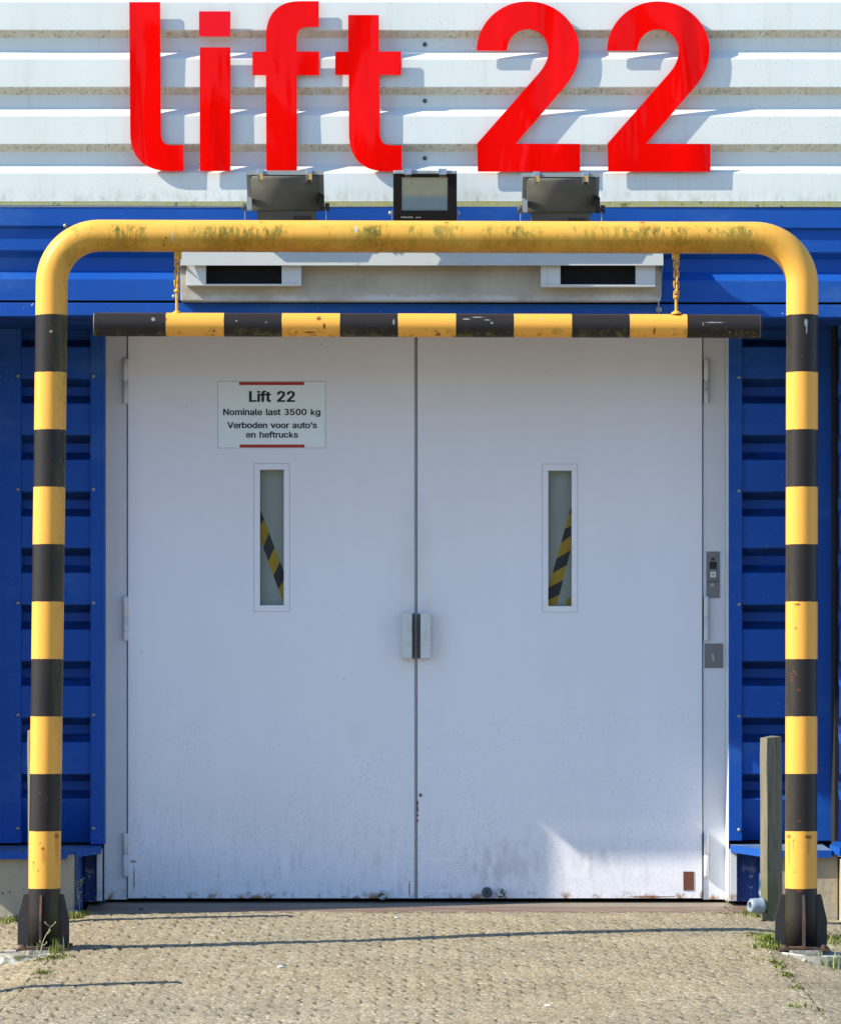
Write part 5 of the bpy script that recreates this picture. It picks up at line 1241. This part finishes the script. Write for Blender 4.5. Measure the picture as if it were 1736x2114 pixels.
def leaves(mb, x, t, n, spread, h, size=.008):
    for _ in range(int(n*1.6)):
        bx_ = x+random.gauss(0, spread); bt_ = max(t+random.gauss(0, spread*1.3), .41); z = gz(bx_, bt_)+random.uniform(0, h)
        a = random.uniform(0, 6.28); u = Vector((math.cos(a), math.sin(a), random.uniform(-.3, .6)))*size*random.uniform(.5, 1.3); w_ = u.cross(Vector((0, .3, 1))).normalized()*size*.45
        p = Vector((bx_, -bt_, z)); mb.bm.faces.new([mb.bm.verts.new(c) for c in (p-u, p+w_, p+u, p-w_)])
G = MB()
def gp(px, py):                  # ground point seen at that pixel
    t = .4
    while t < 6:
        x = X(px, t)
        if (py-1450)/S(t) <= EYE_Z-gz(x, t): return x, t
        t += .01
    return X(px, t), t
for (px, py, n, sp, h, ln) in ((1580, 1893, 160, .035, .035, .6), (1555, 1889, 50, .03, .02, .8), (1606, 1900, 60, .02, .035, .5), (1588, 1945, 130, .022, .04, .7), (1575, 1958, 70, .022, .03, .7), (1600, 1962, 40, .012, .04, .6),
                               (1715, 1938, 90, .05, .022, .8), (1725, 1950, 50, .04, .02, .8), (10, 1904, 80, .05, .025, .8), (45, 1898, 60, .03, .022, .8), (155, 1897, 90, .013, .035, .6), (172, 1888, 60, .014, .022, .6),
                               (100, 1980, 50, .035, .014, .8), (130, 1975, 36, .02, .018, .7), (70, 1975, 16, .02, .05, .4), (118, 1968, 16, .015, .06, .35), (1716, 1998, 14, .02, .06, .4), (1660, 1982, 30, .04, .012, .9),
                               (5, 1985, 30, .03, .025, .7), (1600, 1985, 20, .02, .015, .8), (1612, 1998, 22, .012, .015, .8), (1625, 2015, 20, .012, .012, .8), (1644, 2043, 24, .012, .018, .7), (1640, 2078, 30, .02, .014, .9),
                               (92, 2008, 30, .02, .015, .8), (85, 2022, 20, .02, .012, .8), (1560, 1934, 24, .03, .01, .9), (1560, 1980, 10, .01, .008, .9)):
    x, t = gp(px, py); blades(G, x, t, n, sp, h, ln)
for (px, py, n, sp, h) in ((1580, 1893, 200, .04, .018), (1590, 1948, 90, .02, .02), (1560, 1886, 60, .03, .008), (1715, 1938, 120, .06, .010), (12, 1904, 140, .06, .012), (45, 1898, 100, .04, .010), (160, 1893, 90, .02, .012), (88, 2012, 60, .02, .01), (150, 1894, 50, .02, .01),
                           (100, 1980, 60, .03, .008), (1605, 1990, 40, .02, .008), (1622, 2012, 40, .014, .006), (1642, 2042, 36, .01, .008), (1600, 1960, 40, .02, .01), (1560, 1930, 40, .02, .006)):
    x, t = gp(px, py); leaves(G, x, t, n, sp, h)
for k in range(46):               # moss and seedlings in the joints near the threshold
    px = random.uniform(250, 1540); leaves(G, X(px, .42), .43+random.uniform(0, .05), random.randint(2, 9), .008, .008, .004)
for k in range(50):
    x, t = random.uniform(-1.4, 1.4), random.uniform(.5, 4.2); leaves(G, x, t, random.randint(2, 7), .009, .003, .004)
for k in range(60):
    t = random.uniform(1.9, 4.2); leaves(G, 1.24+.004*math.sin(4*t), t, 3, .008, .004, .005)
    if k % 2: leaves(G, -1.30-.004*math.sin(5*t), t, 2, .008, .003, .005)
tag(obj('grass', G, 'grass', None, fix=False), 'low grass and moss growing at the footings, the threshold edge and the joints', kind='stuff')

def weed(px, py, h, n, label, flowers=False, lean=0.):
    x, t = gp(px, py); z = gz(x, t); e = empty('weed', (x, -t, z)); tag(e, label, 'weed')
    s = MB(); P = [Vector((x+lean*h*(k/8)**1.4+.002*math.sin(k), -t, z+h*k/8)) for k in range(9)]
    s.tube(P, .001, 5, rads=[.0021-.0012*k/8 for k in range(9)])
    for k in range(n):
        u = random.uniform(.2, 1.) if k else 1.; i = min(int(u*8), 7); p = P[i].lerp(P[i+1], u*8-i) if i < 8 else P[8]; a = random.choice((-1, 1))*random.uniform(.5, 1.2)
        L = random.uniform(.008, .02)*(1.6 if k % 4 == 0 else 1); q = p+Vector((math.sin(a)*L, random.uniform(-.5, .5)*L, math.cos(a)*L)); s.tube([p, p.lerp(q, .5)+Vector((0, 0, -.001)), q], .0011, 4); s.tube([q, q+Vector((0, 0, .004))], .0024, 5)
    obj('stem', s, 'weed', e)
    f = MB()
    for k in range(14):
        a = k*2.4; d = Vector((math.cos(a), math.sin(a)*.7, .35))*random.uniform(.01, .022); w_ = d.cross(Vector((0, 0, 1))).normalized()*.003; p = Vector((x, -t, z))
        f.bm.faces.new([f.bm.verts.new(c) for c in (p, p+d*.6+w_, p+d, p+d*.6-w_)])
    obj('leaf_rosette', f, 'grass', e)
weed(163, 1887, .128, 16, 'tall thin weed standing before the blue plate at the left of the threshold', lean=-.03)
weed(80, 1981, .115, 6, 'thin flowering weed leaning across the left footing', lean=.35)
weed(1720, 2003, .07, 5, 'thin green shoot growing before the right footing', lean=.1)
weed(1500, 1887, .035, 5, 'small seedling at the paving edge left of the grey pipe end', lean=.2)

def butt(px, py, L, r, ang, mat, label, two_=False):
    x, t = gp(px, py); z = gz(x, t)+r*1.3; d = Vector((math.cos(ang), math.sin(ang), 0)); p = Vector((x, -t, z))
    e = empty('cigarette_butt', p); tag(e, label, 'cigarette butt')
    pts = [p-d*L/2, p-d*L*.1+Vector((0, 0, .0007)), p+d*L/2]
    obj('paper', MB().tube(pts, r, 10), mat, e)
    if two_: obj('filter', MB().tube([p+d*L*.5, p+d*L*.85], r*1.02, 10), 'butt', e)
butt(581, 2000, .026, .0036, .12, 'butt', 'white cigarette butt on the open paving below the sign')
butt(820, 1897, .020, .003, .1, 'butt', 'short white cigarette butt near the threshold, below the door seam')
butt(1580-12, 1878+8, .022, .003, -.15, 'butt_tan', 'tan cigarette butt near the grass at the right of the threshold', True)
butt(1131, 2079, .022, .0028, -.5, 'butt', 'thin white cigarette butt near the bottom edge of the paving')
x, t = X(291, .35), .35; z = .034-.085*t+.004
lf_ = MB()
for k in range(7):
    a = k*.9; d = Vector((math.cos(a)*.014, math.sin(a)*.01, .006*math.sin(k*2.))); p = Vector((x, -t, z+.003)); w_ = d.cross(Vector((0, 0, 1))).normalized()*.006
    lf_.bm.faces.new([lf_.bm.verts.new(c) for c in (p, p+d*.5+w_+Vector((0, 0, .004)), p+d*1.1, p+d*.5-w_)])
o = obj('dead_leaf', lf_, 'leaf', None, fix=False); tag(o, 'curled brown dead leaf lying on the threshold below the left hinge', 'leaf')
for (px, py, r, lab) in ((1590, 1969, .007, 'pale round pebble just left of the right footing'), (1661, 1987, .011, 'yellowish stone lying against the rim of the right footing'), (1658, 2032-50, .004, None)):
    if not lab: continue
    x, t = gp(px, py); bm = bmesh.new(); bmesh.ops.create_icosphere(bm, subdivisions=2, radius=r)
    z = gz(x, t)
    for v in bm.verts:
        v.co *= 1+.25*mnoise.noise(v.co*90+Vector((px, 0, 0))); v.co.z *= .65; v.co += Vector((x, -t, z+r*.5))
    q = MB(); q.bm = bm; o = obj('pebble', q, 'stone'); tag(o, lab, 'pebble')

# ================================================================== the hall across the yard (mirrored in the red letters)
opp = empty('opposite_hall', (0, -60, -1.2)); tag(opp, 'long dark hall across the yard, seen only as a reflection in the red letters', 'building')
MAT['hall'] = M('dark_brick', (.10, .085, .075, 1), .9).m; MAT['hall_win'] = M('window_band', (.35, .38, .42, 1), .3).m
for (a_, b_, h_) in ((-60, -22, 9.5), (-22, -9, 12.4), (-9, -2, 11.2), (-2, 5, 13.4), (5, 11, 11.8), (11, 18, 14.2), (18, 60, 9.5)):
    obj('hall_block', MB().box(a_, b_, 60, 72, -2, h_), 'hall', opp)
    for k in range(int((b_-a_)//4)):
        x_ = a_+1.2+4*k
        for z_ in (2.2, 5.6, 8.4, 11.0):
            if z_+1.6 < h_: obj('window', MB().box(x_, x_+2.2, 59.9, 60.02, z_, z_+1.3), 'hall_win', opp)
